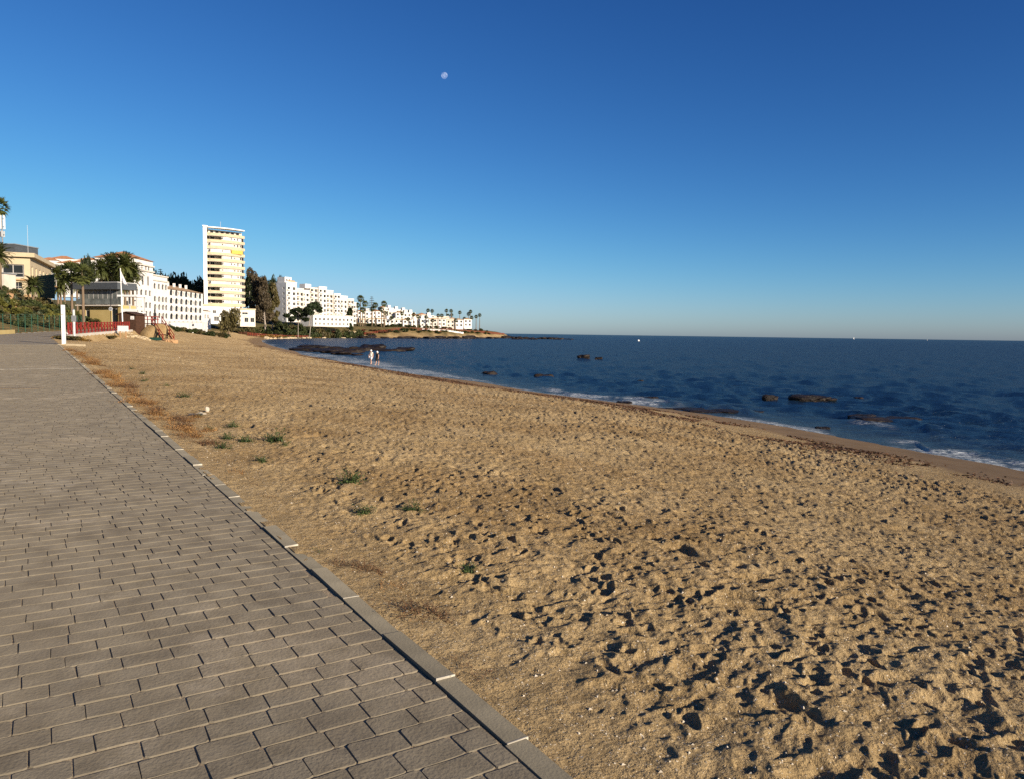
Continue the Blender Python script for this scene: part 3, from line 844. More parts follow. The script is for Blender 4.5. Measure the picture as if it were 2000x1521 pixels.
class House:
    """local x along the front, y inwards, z up from the root"""
    def __init__(s, name, A, B, z, label, cat='building', group=None):
        A, B = Vector(A[:2]), Vector(B[:2]); d = B - A
        s.L = d.length; s.root = empty(name, (A.x, A.y, z), math.atan2(d.y, d.x), label, cat, group)
    def part(s, name, mb, m, smooth=False): return mb.build(name, m, s.root, smooth)
    def holes(s, mb, O, U, V, w, h, holes, depth, mi=0):
        O, U, V = Vector(O), Vector(U), Vector(V); Nn = U.cross(V)         # outward
        xs = sorted({0, w, *[q for a in holes for q in (a[0] - a[2] / 2, a[0] + a[2] / 2)]}); xs = [x for x in xs if 0 <= x <= w]
        zs = sorted({0, h, *[q for a in holes for q in (a[1] - a[3] / 2, a[1] + a[3] / 2)]}); zs = [z for z in zs if 0 <= z <= h]
        for x0, x1 in zip(xs, xs[1:]):
            for z0, z1 in zip(zs, zs[1:]):
                cx, cz = (x0 + x1) / 2, (z0 + z1) / 2
                if any(abs(cx - a[0]) < a[2] / 2 and abs(cz - a[1]) < a[3] / 2 for a in holes): continue
                mb.add([O + U * x0 + V * z0, O + U * x1 + V * z0, O + U * x1 + V * z1, O + U * x0 + V * z1], [(0, 1, 2, 3)], mi)
        I = -Nn * depth
        for a in holes:
            p = [O + U * (a[0] + sx * a[2] / 2) + V * (a[1] + sz * a[3] / 2) for sx, sz in ((-1, -1), (1, -1), (1, 1), (-1, 1))]
            for k in range(4): mb.add([p[k], p[(k + 1) % 4], p[(k + 1) % 4] + I, p[k] + I], [(0, 1, 2, 3)], mi)
            if len(a) > 4 and a[4] == 'arch':
                hw = a[2] / 2; c = O + U * a[0] + V * (a[1] + a[3] / 2 - hw)
                for sg in (-1, 1):
                    arc = [c + U * sg * hw * math.cos(t) + V * hw * math.sin(t) - Nn * .01 for t in (0, .4, .8, 1.2, 1.5708)]
                    pts = arc + [c + U * sg * hw + V * hw - Nn * .01]
                    mb.add(pts, [tuple(range(len(pts))) if sg > 0 else tuple(range(len(pts)))[::-1]], mi)
    def windows(s, O, U, holes, depth, rz, me):
        O, U = Vector(O), Vector(U)
        for i, a in enumerate(holes):
            Nn = U.cross(Vector((0, 0, 1)))
            p = O + U * a[0] + Vector((0, 0, a[1])) - Nn * depth
            mm = me if not isinstance(me, (list, tuple)) else me[(i * 7 + int(a[1] * 3)) % len(me)]
            o = link('window', mm, s.root, p); o.rotation_euler = (0, 0, rz); o.scale = (a[2], 1, a[3])
    def vol(s, x0, x1, y0, y1, z0, z1, m, front=(), left=(), right=(), name='wall', depth=.14, me=None, top=True):
        """a block with real openings in its front, left and right walls"""
        me = me or WIN
        b = MB()
        s.holes(b, (x0, y0, z0), (1, 0, 0), (0, 0, 1), x1 - x0, z1 - z0, front, depth)
        s.holes(b, (x0, y1, z0), (0, -1, 0), (0, 0, 1), y1 - y0, z1 - z0, left, depth)
        s.holes(b, (x1, y0, z0), (0, 1, 0), (0, 0, 1), y1 - y0, z1 - z0, right, depth)
        b.add([(x1, y1, z0), (x0, y1, z0), (x0, y1, z1), (x1, y1, z1)], [(0, 1, 2, 3)])
        if top: b.add([(x0, y0, z1), (x1, y0, z1), (x1, y1, z1), (x0, y1, z1)], [(0, 1, 2, 3)])
        o = s.part(name, b, m)
        s.windows((x0, y0, z0), (1, 0, 0), front, depth, 0, me)
        s.windows((x0, y1, z0), (0, -1, 0), left, depth, -math.pi / 2, me)
        s.windows((x1, y0, z0), (0, 1, 0), right, depth, math.pi / 2, me)
        return o
    def hip(s, x0, x1, y0, y1, z, h, m, over=.4, ridge=.35):
        x0 -= over; x1 += over; y0 -= over; y1 += over
        ym = (y0 + y1) / 2; xi = min((x1 - x0), (y1 - y0)) / 2
        b = MB()
        P = [(x0, y0, z), (x1, y0, z), (x1, y1, z), (x0, y1, z)]
        if x1 - x0 >= y1 - y0: rg = [(x0 + xi, ym, z + h), (x1 - xi + .01, ym, z + h)]; F = [(0, 1, 5, 4), (1, 2, 5), (2, 3, 4, 5), (3, 0, 4)]
        else: xm = (x0 + x1) / 2; rg = [(xm, y0 + xi, z + h), (xm, y1 - xi + .01, z + h)]; F = [(0, 1, 4), (1, 2, 5, 4), (2, 3, 5), (3, 0, 4, 5)]
        b.add(P + rg, F + [(3, 2, 1, 0)])
        return s.part('roof', b, m)
    def slab(s, x0, x1, y0, y1, z0, z1, m, name='cornice'):
        return s.part(name, MB().box(x0, x1, y0, y1, z0, z1), m)

def grid(xs, zs, w, h, arch=None): return [(x, z, w, h, arch) for z in zs for x in xs]

# ---- white beach hotel, its long front looking out to sea
HA, HB = Vector((-117.3, 236.0)), Vector((-119.2, 297.0))
hz = 4.0
h = House('white_hotel', HA, HB, hz, 'white seaside hotel with arched windows and a tiled corner tower', 'hotel')
rowz = [16.5 - hz, 13.75 - hz, 11.1 - hz, 8.3 - hz]
big = [31.5 + 4.45 * i for i in range(7)]
fr = grid([b - 27 for b in big], rowz, 2.5, 2.1, 'arch') + grid([b - 27 + 2.2 for b in big[:-1]], rowz, .8, 1.1)
h.vol(27, 61, 0, 14, 0, 17.6 - hz, M_WALL, front=fr, me=[WIN0, WIN0, WIN])
h.hip(27, 61, 0, 14, 17.6 - hz, 2.2, M_TILE2)
fm_ = grid([3.0, 6.2, 9.2, 11.8], [13.9, 9.75, 7.1, 4.3], 1.7, 1.9, 'arch') + grid([4.6, 7.7, 10.6], [9.75, 7.1, 4.3], .6, .9)
h.vol(14.0, 26.98, -.6, 14, 0, 21.2 - hz, M_WALL, front=fm_, left=[], me=[WINP, WIN])
h.slab(13.7, 27.3, -.95, -.62, 19.6 - hz, 20.0 - hz, M_WALL2)
h.slab(13.7, 27.3, -.95, -.62, 21.2 - hz, 21.6 - hz, M_WALL2)
tw = grid([2.4, 5.4, 8.6, 11.4], [11.2, 7.4, 4.6], 1.6, 1.9, 'arch') + grid([3, 6.6, 10.4], [15.0], 1.5, 3.0) + grid([6.2], [18.9], .9, 1.6) + grid([9, 11], [18.9], 1.2, 1.6)
h.vol(.02, 13.98, -1.4, 10, 0, 25.4 - hz, M_WALL, front=tw, left=grid([3, 6, 9], [18.5, 14.5, 11, 7.4], 1.4, 1.9), me=[WINP, WIN, WINP])
h.hip(.02, 13.98, -1.4, 10, 25.4 - hz, 2.4, M_TILE, over=.5)
for z in (23.6, 21.9): h.slab(-.35, 14.35, -1.85, -1.42, z - hz, z + .4 - hz, M_WALL2)
for i in range(6): h.part('chimney', MB().box(28 + i * 5.5, 28.7 + i * 5.5, 4, 4.7, 15.0, 16.4), M_WALL)
h.vol(61.02, 72, 1, 12, 0, 11.2 - hz, M_WALL, front=grid([2, 5, 8], [5.0], 1.3, 1.6, 'arch'))
h.hip(61.02, 72, 1, 12, 11.2 - hz, 1.3, M_TILE2)

# ---- round-fronted tower block
TA, TB = W(405, 640, 366), W(480, 640, 380)
t0 = 14.5
t = House('tower_block', TA, TB, t0, 'tall apartment tower with cream curved balconies on a white fin wall', 'apartment tower')
TL = t.L
top = 52.0 - t0
def bow(x): u = (x - TL / 2) / (TL / 2); return -2.0 * (1 - u * u)
def band(x0, x1, off, z0, z1, th=.25, n=14):
    b = MB(); P = []
    for i in range(n + 1):
        x = x0 + (x1 - x0) * i / n; y = bow(x) + off
        if i == 0: y += .5
        for yy in (y, y + th):
            for z in (z0, z1): P.append((x, yy, z))
    F = []
    for i in range(n):
        a, c = 4 * i, 4 * i + 4
        F += [(a, c, c + 1, a + 1), (a + 2, a + 3, c + 3, c + 2), (a + 1, c + 1, c + 3, a + 3), (a, a + 2, c + 2, c)]
    F += [(0, 1, 3, 2), (4 * n, 4 * n + 2, 4 * n + 3, 4 * n + 1)]
    return b.add(P, F)
def deck(x0, x1, z0, z1, yb, n=12):
    b = MB(); P = []
    for i in range(n + 1):
        x = x0 + (x1 - x0) * i / n
        for y in (bow(x) + .1, yb):
            for z in (z0, z1): P.append((x, y, z))
    F = []
    for i in range(n):
        a, c = 4 * i, 4 * i + 4
        F += [(a, c, c + 1, a + 1), (a + 1, c + 1, c + 3, a + 3), (a, a + 2, c + 2, c)]
    F += [(0, 1, 3, 2), (4 * n, 4 * n + 2, 4 * n + 3, 4 * n + 1)]
    return b.add(P, F)
def prism(P, z0, z1):
    n = len(P); return MB().add([(x, y, z0) for x, y in P] + [(x, y, z1) for x, y in P], [tuple(range(n))[::-1], tuple(range(n, 2 * n))] + [(i, (i + 1) % n, n + (i + 1) % n, n + i) for i in range(n)])
t.part('wall', prism([(-1.8, -.8), (-.02, -.8), (6.6, 13), (4.8, 13)], -1, top), M_WALL)
t.part('core', prism([(1.9, 3.2), (TL, 3.2), (TL, 13), (6.7, 13)], -1, top - .6), M_WALL2)
t.part('roof_canopy', deck(-.0, TL, top - .1, top + .4, 3.0), M_WALL)
t.part('roof_parapet', prism([(-2.2, -1.2), (.3, -1.2), (6.9, 12.8), (4.6, 12.8)], top + .01, top + .6), M_WALL)
closed = {2, 3, 8}
for k in range(12):
    zt = 49.5 - 3.0 * k - t0
    t.part('balcony', band(.5, TL - .1, -.05, zt - 1.15, zt), M_CREAM)
    t.part('balcony_slab', deck(.4, TL - .25, zt - 1.32, zt - 1.16, 3.18), M_WALL2)
    xl = .9 if k in closed else (7.2 if k % 3 else 6.2)
    if k > 0:
        # glazed-in part of each storey, set behind the balcony front
        t.part('glazing', band(xl, TL - 1.8, .8, zt + .02, zt + 1.65), M_WALL if k % 2 else M_WALL2)
        for j, x in enumerate([7.9, 9.6, 11.4, 13.2, 15.0, 16.6]):
            if (k * 5 + j * 3) % 4 == 0 or x < xl: continue
            o = link('window', [WINP, WIN, WIN0, WINP][(k * 3 + j) % 4], t.root, (x, bow(x) + .77, zt + .85)); o.scale = (1.45, 1, .75 + .5 * ((k * j) % 3) / 2)
        o = link('window', WIN0, t.root, (TL - 1.0, bow(TL - 1.0) + .9, zt + .8)); o.scale = (1.2, 1, 1.5)
        if k in closed:
            o = link('window', WIN0, t.root, (1.6, bow(1.6) + .3, zt + .8)); o.scale = (.7, 1, 1.2)
        else:
            for x in (1.9, 4.4):
                o = link('window', WIN, t.root, (x, 3.1, zt + .7)); o.scale = (2.0, 1, 2.0)
    else:
        for j in range(7):
            o = link('window', WIN0, t.root, (1.6 + j * 2.6, 3.1, zt + .95)); o.scale = (1.7, 1, 1.1)
t.part('awning', MB().box(11.5, 17.2, bow(14) - .5, bow(14) - .15, 49.5 - 9 - t0 - .2, 49.5 - 9 - t0 + 1.6), mat('yellow_awning', (0.62, 0.40, 0.09), (0.55, 0.35, 0.07)))
for x in (2.0, 5.5, 9.0, 12.6, 16): t.part('column', MB().box(x - .3, x + .3, -.4, .2, -1, 2.2), M_WALL)
for j in range(4):
    o = link('window', WIN, t.root, (3.6 + j * 3.6, 3.1, .9)); o.scale = (2.4, 1, 2.2)
t.part('antenna', MB().tube([(10, 6, top), (10, 6, top + 4)], .07, 5), M_STEEL)

# ---- low block at the tower's foot
PA, PB = W(386, 640, 352), W(497, 640, 372)
p = House('podium_building', PA, PB, 6.5, 'low white and cream annex at the foot of the tower block', 'building')
p.vol(0, p.L * .72, 0, 16, 0, 8.2, M_WALL, front=grid([4, 8, 12.5, 16], [5.6], 1.8, 1.5) + grid([9, 13.6], [2.4], 2.6, 2.2), me=[WIN, WINP])
p.slab(-.3, p.L * .72 + .3, -.35, 16.2, 8.21, 9.0, M_CREAM)
p.vol(p.L * .72 + .02, p.L, -1, 14, -1, 7.0, M_WALL2, front=grid([2.5], [6.3], 3.0, .9) + grid([3.2, 6.2], [3.2], 2.0, 2.2), me=[WIN])
p.slab(p.L * .72 + .02, p.L + .2, -1.3, 14, 7.01, 7.6, M_CREAM, 'parapet')

# ---- white apartment blocks stepping down towards the cape
fdir = Vector((10, 16)).normalized()
def block(px, D, L_, depth, ztop, zb, label, steps, cols, rows, leftcols=(), roof=None):
    c = W(px, 640, D); A = Vector((c.x, c.y)); B = A + fdir * L_
    b = House('apartment_building', A, B, zb, label, 'apartment block', 'white apartment blocks')
    n = len(steps)
    for i, (f0, f1, zt, yo) in enumerate(steps):
        x0, x1 = f0 * L_ + (.01 if i else 0), f1 * L_
        zs = [1.8 + 3.05 * q for q in range(rows) if 1.8 + 3.05 * q < zt - zb - 1]
        nx = max(1, round((x1 - x0) / 3.6))
        xs = [(q + .5) * (x1 - x0) / nx for q in range(nx)]
        b.vol(x0, x1, yo, depth, 0, zt - zb, [M_WALL, M_WALL2][i % 2], front=grid(xs, zs, 2.1, 1.8), left=grid([depth - yo - 2.5], zs, 1.3, 1.3) if i == 0 else (), me=[WIN0, WIN, WINP, WIN], depth=.5)
        b.slab(x0 - .15, x1 + .05, yo - .25, yo + .1, zt - zb + .005, zt - zb + .5, M_WALL, 'parapet')
        for z in zs[1:]:
            for x in xs[::2]:
                b.part('balcony', MB().box(x0 + x - 1.5, x0 + x + 1.5, yo - 1.0, yo - .02, z - 1.35, z - .55), M_WALL)
    if roof: b.hip(*roof)
    return b
bA = block(560, 462, 14.5, 11, 34, 9, 'tallest white apartment block with a small tiled rooftop', [(0, .55, 32.6, 0), (.55, 1, 29.2, .9)], 4, 8)
bA.vol(1, 6.2, 2.5, 9, 23.65, 27.0, M_WALL, front=grid([1.6, 3.6], [1.5], 1.1, 1.2), name='penthouse'); bA.hip(2.6, 8.4, 1.0, 2.45, 23.62, 1.5, M_TILE2, over=.2)
bB = block(591, 478, 12.9, 11, 31, 9, 'white apartment block with a square stair tower on its roof', [(0, .5, 28.6, .6), (.5, 1, 30.5, 0)], 3, 7)
bB.vol(5, 10, 3, 8, 21.55, 24.2, M_WALL, name='stair_tower')
bC = block(623, 488, 19, 12, 31, 9, 'long white apartment block with a sloping stepped roofline', [(0, .36, 31.5, 0), (.36, .7, 29.6, .8), (.7, 1, 27.8, 0)], 5, 7)
bD = block(665, 503, 15.5, 12, 27, 9, 'lowest white apartment block next to the tall palms', [(0, .45, 26.6, .5), (.45, .8, 25.0, 0), (.8, 1, 22.8, .8)], 4, 6)
lo = House('terrace_building', W(612, 640, 440), W(690, 640, 470), 6.5, 'low white terrace of rooms below the apartment blocks', 'building')
lo.vol(0, lo.L, 0, 10, 0, 6.4, M_WALL, front=grid([2 + 3.4 * i for i in range(int(lo.L / 3.4))], [4.3], 1.6, 1.6, 'arch') + grid([2 + 3.4 * i for i in range(int(lo.L / 3.4))], [1.6], 1.2, 1.4), me=[WIN, WINP])
lo.slab(-.2, lo.L + .2, -.3, .05, 6.41, 6.9, M_WALL2, 'parapet')

# ---- white villas of the cape, three tiers
gv_ = random.Random(31)
def villa(px, D, w, d, zt, hgt, label, roof):
    c = W(px, 640, D); zb = zt - hgt
    A = Vector((c.x, c.y)); B = A + Vector((.93, .37)) * w
    v = House('villa', A, B, zb - 1.5, label, 'villa', 'white villas on the cape')
    n = max(1, int(w / 3))
    xs = [(i + .5) * w / n for i in range(n)]
    zs = [hgt + 1.5 - 1.5 - 2.8 * i for i in range(int(hgt / 2.8))]
    v.vol(0, w, 0, d, 0, hgt + 1.5, gv_.choice([M_WALL, M_WALL, M_WALL2]), front=grid(xs, zs, 1.5, 1.6), me=[WIN0, WIN, WINP], depth=.3)
    if roof == 'tile': v.hip(0, w, 0, d, hgt + 1.51, 1.3, M_TILE2 if gv_.random() < .6 else M_TILE, over=.3)
    elif roof == 'strip':
        v.slab(-.2, w + .2, -.5, 1.6, hgt + 1.51, hgt + 1.95, M_TILE2, 'tiled_eave'); v.slab(0, w, 1.61, d, hgt + 1.51, hgt + 2.5, M_WALL, 'parapet')
    else:
        v.slab(0, w, 0, d, hgt + 1.51, hgt + 2.0, M_WALL, 'parapet'); v.slab(w * .2, w * .6, 2, d - 1, hgt + 2.02, hgt + 4.2, M_WALL, 'stair_tower')
    return v
def zrow(px, py, D): return W(px, py, D).z
for px in range(742, 815, 14):
    D = 610 + gv_.uniform(-8, 8); villa(px, D, 5.6, 8, zrow(px, 603 + (px - 742) * .17 + gv_.uniform(-3, 3), D), 6, 'white hillside villa in the top tier of the cape', gv_.choice(['flat', 'tile', 'flat']))
for px in range(698, 880, 15):
    D = 580 + (px - 700) * .2 + gv_.uniform(-6, 6); villa(px, D, 6.2, 8, zrow(px, 609 + max(0, px - 740) * .085 + gv_.uniform(-2.5, 2.5), D), 6.5, 'white hillside villa in the middle tier of the cape', gv_.choice(['flat', 'tile', 'strip', 'flat']))
for px in range(702, 918, 17):
    D = 552 + (px - 700) * .3 + gv_.uniform(-4, 4); villa(px, D, 6.6, 7, zrow(px, 624.5 + gv_.uniform(-2, 1.5), D), 6.0, 'white villa in the front tier of the cape behind the palms', gv_.choice(['strip', 'strip', 'flat', 'tile']))

# ---- villas on the hill behind the beach restaurant
for i, (px, py, D, w, hg) in enumerate([(72, 508, 330, 8, 5), (86, 509, 345, 7, 4), (98, 505, 335, 9, 5), (112, 514, 300, 7, 5), (124, 509, 330, 8, 5), (140, 512, 310, 7, 5), (150, 508, 335, 8, 6), (166, 511, 320, 6, 5), (178, 508, 340, 7, 5)]):
    c = W(px, py, D)
    v = House('villa', (c.x, c.y), (c.x + w * .96, c.y + w * .28), c.z - hg - 8, 'white tile-roofed villa on the hill behind the cream restaurant', 'villa', 'villas on the hill')
    v.vol(0, w, 0, 7, 0, hg + 8, M_WALL, front=grid([w * .3, w * .7], [hg + 6.4, hg + 3.6], 1.1, 1.3), me=[WIN, WINP])
    (v.hip(0, w, 0, 7, hg + 8.01, 1.5, M_TILE) if i % 3 != 1 else v.slab(0, w, 0, 7, hg + 8.01, hg + 8.5, M_WALL, 'parapet'))

# ---- cream restaurant at the head of the garden slope
RA, RB = Vector((-88.9, 134.2)), Vector((-84.8, 136.0))
RA = RB - Vector((.917, .4)) * 5.3
r = House('cream_restaurant', RA, RB, 8.6, 'cream two-storey restaurant with a big dark window above the garden', 'restaurant')
big_w = [(2.7, 5.1, 3.3, 2.25)]; low_w = [(1.7, 2.1, 1.6, 2.0), (3.4, 2.6, 1.2, 1.1)]
r.vol(0, 5.3, 0, 25, 0, 7.5, M_CREAM, front=big_w + low_w, right=grid([2.2 + 4.2 * i for i in range(5)], [5.0], 1.5, 2.1), me=[WINB], depth=.28)
r.slab(-.6, 6.1, -.7, 25.6, 7.51, 8.25, M_CREAM, 'roof_fascia')
r.slab(-.3, 5.8, -.38, -.02, 3.45, 3.65, M_OCHRE, 'ledge')
r.slab(0.05, 5.25, -.12, -.02, .1, 1.0, M_OCHRE, 'plinth')
r.slab(5.32, 6.4, 2, 24, 3.5, 3.7, M_OCHRE, 'terrace')
for i in range(6): r.slab(6.3, 6.4, 2.2 + 4.2 * i, 2.3 + 4.2 * i, 3.71, 4.7, M_FRAME, 'rail_post')
r.slab(6.28, 6.42, 2, 24, 4.71, 4.8, M_FRAME, 'rail')
for i in range(7): r.slab(.95 + i * .22, .98 + i * .22, .02, .06, 1.15, 3.05, M_FRAME, 'window_bar')
gb = House('grey_rooftop_block', W(-25, 640, 165), W(34, 640, 165), 9, 'dark grey flat-topped block rising behind the cream restaurant', 'building')
gb.vol(0, gb.L, 0, 8, 0, W(20, 478, 165).z - 9, M_DGREY, right=grid([4], [9], 1.4, 1.2)); gb.slab(-.15, gb.L + .15, -.15, 8.15, W(20, 478, 165).z - 8.995, W(20, 478, 165).z - 8.8, M_GREY, 'parapet')
gp = House('white_gatehouse', W(-14, 640, 126), W(11, 640, 126), 8.0, 'pale grey garden gatehouse beside the cream restaurant', 'building')
gp.vol(0, gp.L, 0, 3, 0, W(5, 535, 126).z - 8, M_WALL2, front=[(1.0, 2.4, .7, 1.6)], me=[WINP]); gp.slab(-.15, gp.L + .15, -.15, 3.1, W(5, 535, 126).z - 7.995, W(5, 535, 126).z - 7.8, M_GREY, 'parapet')

# mast and aerial behind it
c = W(5, 480, 170); zt = W(5, 419, 170).z
ms_ = empty('phone_mast', (c.x, c.y, G(c.x, c.y)), 0, 'slim phone mast with white antenna panels behind the palm', 'mast')
zz = ms_.location.z
MB().tube([(0, 0, 0), (0, 0, zt - zz - .4)], [.22, .14], 8).build('pole', M_GREY, ms_)
for k in range(3):
    a = k * 2.094 + .4
    MB().box(-.16, .16, -.1, .1, zt - zz - 3.2, zt - zz).build('antenna_panel', M_PAINT, ms_, loc=(.45 * math.cos(a), .45 * math.sin(a), 0))
    MB().box(-.13, .13, -.09, .09, zt - zz - 4.9, zt - zz - 3.6).build('antenna_panel', M_STEEL, ms_, loc=(.38 * math.cos(a + .6), .38 * math.sin(a + .6), 0))
for k in range(3): MB().beam((-.5, 0, zt - zz - 1 - k * 1.7), (.5, 0, zt - zz - 1 - k * 1.7), .08).build('bracket', M_BLACK, ms_)
c = W(55, 497, 152); za = W(55, 440, 152).z
MBa = MB().tube([(0, 0, 0), (0, 0, za - G(c.x, c.y))], [.07, .025], 6)
an = MBa.build('radio_aerial', M_STEEL, loc=(c.x, c.y, G(c.x, c.y))); tag(an, 'thin whip aerial standing up behind the cream restaurant', 'aerial')

# ---- glazed beach bar
GA, GB = W(156, 640, 142), W(238, 640, 139)
g_ = House('glass_beach_bar', GA, GB, 3.6, 'glass-walled beach bar on a yellow base beside the palms', 'bar')
zt = W(200, 553, 140).z - 3.6; zg1 = W(200, 566, 140).z - 3.6; zg0 = W(200, 596, 140).z - 3.6
g_.vol(0, g_.L, 0, 3.5, 0, zg0, M_YELLOW, front=[(g_.L * .84, zg0 * .45, 1.5, zg0 * .86), (g_.L * .2, zg0 * .55, 1.0, zg0 * .5)], me=[WIN0])
g_.slab(-.5, g_.L + .1, -.9, 3.6, zg1, zt, M_DGREY, 'roof'); g_.slab(-.55, g_.L + .15, -.95, 3.65, zt + .005, zt + .12, M_STEEL, 'roof_edge')
nb_ = 9
for i in range(nb_ + 1): g_.slab(i * g_.L / nb_ - .05, i * g_.L / nb_ + .05, .1, .2, zg0 + .005, zg1 - .005, M_FRAME, 'mullion')
for i in range(nb_): g_.part('pane', MB().box(i * g_.L / nb_ + .055, (i + 1) * g_.L / nb_ - .055, .13, .16, zg0 + .04, zg1 - .04), M_BARGLASS)
for i in range(nb_): g_.part('balustrade', MB().box(i * g_.L / nb_ + .06, (i + 1) * g_.L / nb_ - .06, -.75, -.72, zg0 + .1, zg0 + 1.1), M_BARGLASS)
g_.slab(-.1, g_.L + .1, -.85, -.02, zg0 - .22, zg0 - .02, M_WALL2, 'ledge')

# =================================================================== along the promenade's far end
gz3 = random.Random(12)
def edge_pt(y, off=0.0):
    """point beside the promenade's outer edge; off > 0 is the sand side"""
    for a, b in zip(EDGE[:-1], EDGE[1:]):
        if a[1] <= y <= b[1]:
            f = (y - a[1]) / (b[1] - a[1]); d = (b - a) / np.hypot(*(b - a))
            return Vector((a[0] + f * (b[0] - a[0]) + d[1] * off, y - d[0] * off))

# low white wall under the red fence
rw = MB(); ys = [64 + i * 3.0 for i in range(16)]
for ya, yb in zip(ys, ys[1:]):
    a, b = edge_pt(ya, .12), edge_pt(yb, .12)
    z0, z1 = float(prom_z(ya)), float(prom_z(yb))
    n = Vector((b.y - a.y, -(b.x - a.x))).normalized() * .12
    P = [(*(a - n), z0 - 1.2), (*(a + n), z0 - 1.2), (*(b + n), z1 - 1.2), (*(b - n), z1 - 1.2), (*(a - n), z0 + .14), (*(a + n), z0 + .14), (*(b + n), z1 + .14), (*(b - n), z1 + .14)]
    rw.add(P, [(4, 5, 6, 7), (0, 4, 7, 3), (1, 2, 6, 5), (0, 1, 5, 4), (3, 7, 6, 2)])
tag(rw.build('retaining_wall', M_WALL2), 'low white retaining wall under the red wooden fence', 'wall')

# red wooden fence
fence = empty('red_fence', (*edge_pt(72, .12), float(prom_z(72))), 0, 'bright red wooden fence with crossed rails beside the promenade', 'fence')
def child(o, parent):
    o.parent = parent; o.matrix_parent_inverse = parent.matrix_basis.inverted(); return o
y = 70.0; prev = None; i = 0
while y < 107:
    a = edge_pt(y, .12); z = float(prom_z(y)) + .14
    child(MB().box(a.x - .06, a.x + .06, a.y - .06, a.y + .06, z, z + 1.12).build('post', M_RED), fence)
    if prev is not None:
        (p, pz) = prev
        A0, B0 = Vector((p.x, p.y, pz)), Vector((a.x, a.y, z))
        up = Vector((0, 0, 1))
        for q in (.18, 1.02): child(MB().beam(A0 + up * q, B0 + up * q, .05, .08).build('rail', M_RED), fence)
        off = Vector((.05, -.02, 0))
        child(MB().beam(A0 + up * .2, B0 + up * 1.0, .04, .055).build('brace', M_RED), fence)
        child(MB().beam(A0 + off + up * 1.05, B0 + off + up * .2, .04, .055).build('brace', M_RED), fence)
    prev = (a, z); y += 1.75; i += 1

# white and grey posts by the kerb, low cream kerb at their feet
c = W(125, 670, 48.5); zb = G(c.x, c.y)
sp = empty('white_post', (c.x, c.y, zb), R(20), 'tall square white post beside the promenade kerb', 'post')
hgt = W(125, 597, 48.5).z - zb
MB().box(-.1, .1, -.1, .1, -.3, hgt).build('shaft', M_PAINT, sp)
MB().box(-.105, .105, -.105, .105, hgt + .003, hgt + .03).build('cap', M_STEEL, sp)
MB().tube([(0, -.1, hgt - .55), (0, -.16, hgt - .55)], .05, 8).build('button', M_STEEL, sp)
MB().tube([(.1, 0, .75), (.2, 0, .75), (.22, 0, .68)], .035, 6).build('tap', M_STEEL, sp)
c = W(145, 655, 64); zb = G(c.x, c.y)
gpst = empty('grey_post', (c.x, c.y, zb), 0, 'thin grey metal post in front of the red fence', 'post')
hg2 = W(145, 606, 64).z - zb
MB().tube([(0, 0, -.2), (0, 0, hg2)], .1, 10).build('shaft', M_STEEL, gpst)
MB().box(-.14, .14, -.12, .12, hg2 * .62, hg2 * .82).build('meter_box', M_GREY, gpst)
MB().tube([(0, 0, hg2), (0, 0, hg2 + .08)], [.12, .05], 10).build('cap', M_GREY, gpst)
a, b = W(93, 672, 47.5), W(166, 673, 47.5)
kz = min(G(b.x, b.y), float(prom_z(47.5)))
kb = MB()
for i in range(4):
    p, q = a.lerp(b, i / 4 + .004), a.lerp(b, (i + 1) / 4 - .004)
    kb.beam((p.x, p.y, G(p.x, p.y) + .02), (q.x, q.y, G(q.x, q.y) + .02), .16, .2)
tag(kb.build('low_kerb', M_CREAM), 'low cream kerb on the sand at the foot of the white post', 'kerb')
# yellow kerb on the landward side
yk = MB()
for i in range(6):
    y0, y1 = 66 + i * 2.4, 66 + (i + 1) * 2.4 - .03
    p, q = edge_pt(y0, -PROM_W - .15), edge_pt(y1, -PROM_W - .15)
    yk.beam((p.x, p.y, float(prom_z(y0)) + .12), (q.x, q.y, float(prom_z(y1)) + .12), .3, .5)
tag(yk.build('yellow_kerb', M_YELLOW), 'yellow painted kerb below the green wire fence', 'kerb')

# green wire fence round the garden
gf = empty('wire_fence', (*edge_pt(75, -PROM_W - .8), G(*edge_pt(75, -PROM_W - .8))), 0, 'green wire mesh fence between the promenade and the garden slope', 'fence')
y = 62.0; prev = None
while y < 118:
    a = edge_pt(y, -PROM_W - .8); z = float(prom_z(y))
    child(MB().tube([(a.x, a.y, z - .3), (a.x, a.y, z + 1.95)], .035, 6).build('post', M_GREEN), gf)
    if prev is not None:
        p, pz = prev
        for q in np.linspace(.1, 1.9, 10): child(MB().beam((p.x, p.y, pz + q), (a.x, a.y, z + q), .022, .022).build('wire', M_GREEN), gf)
    prev = (a, z); y += 2.5
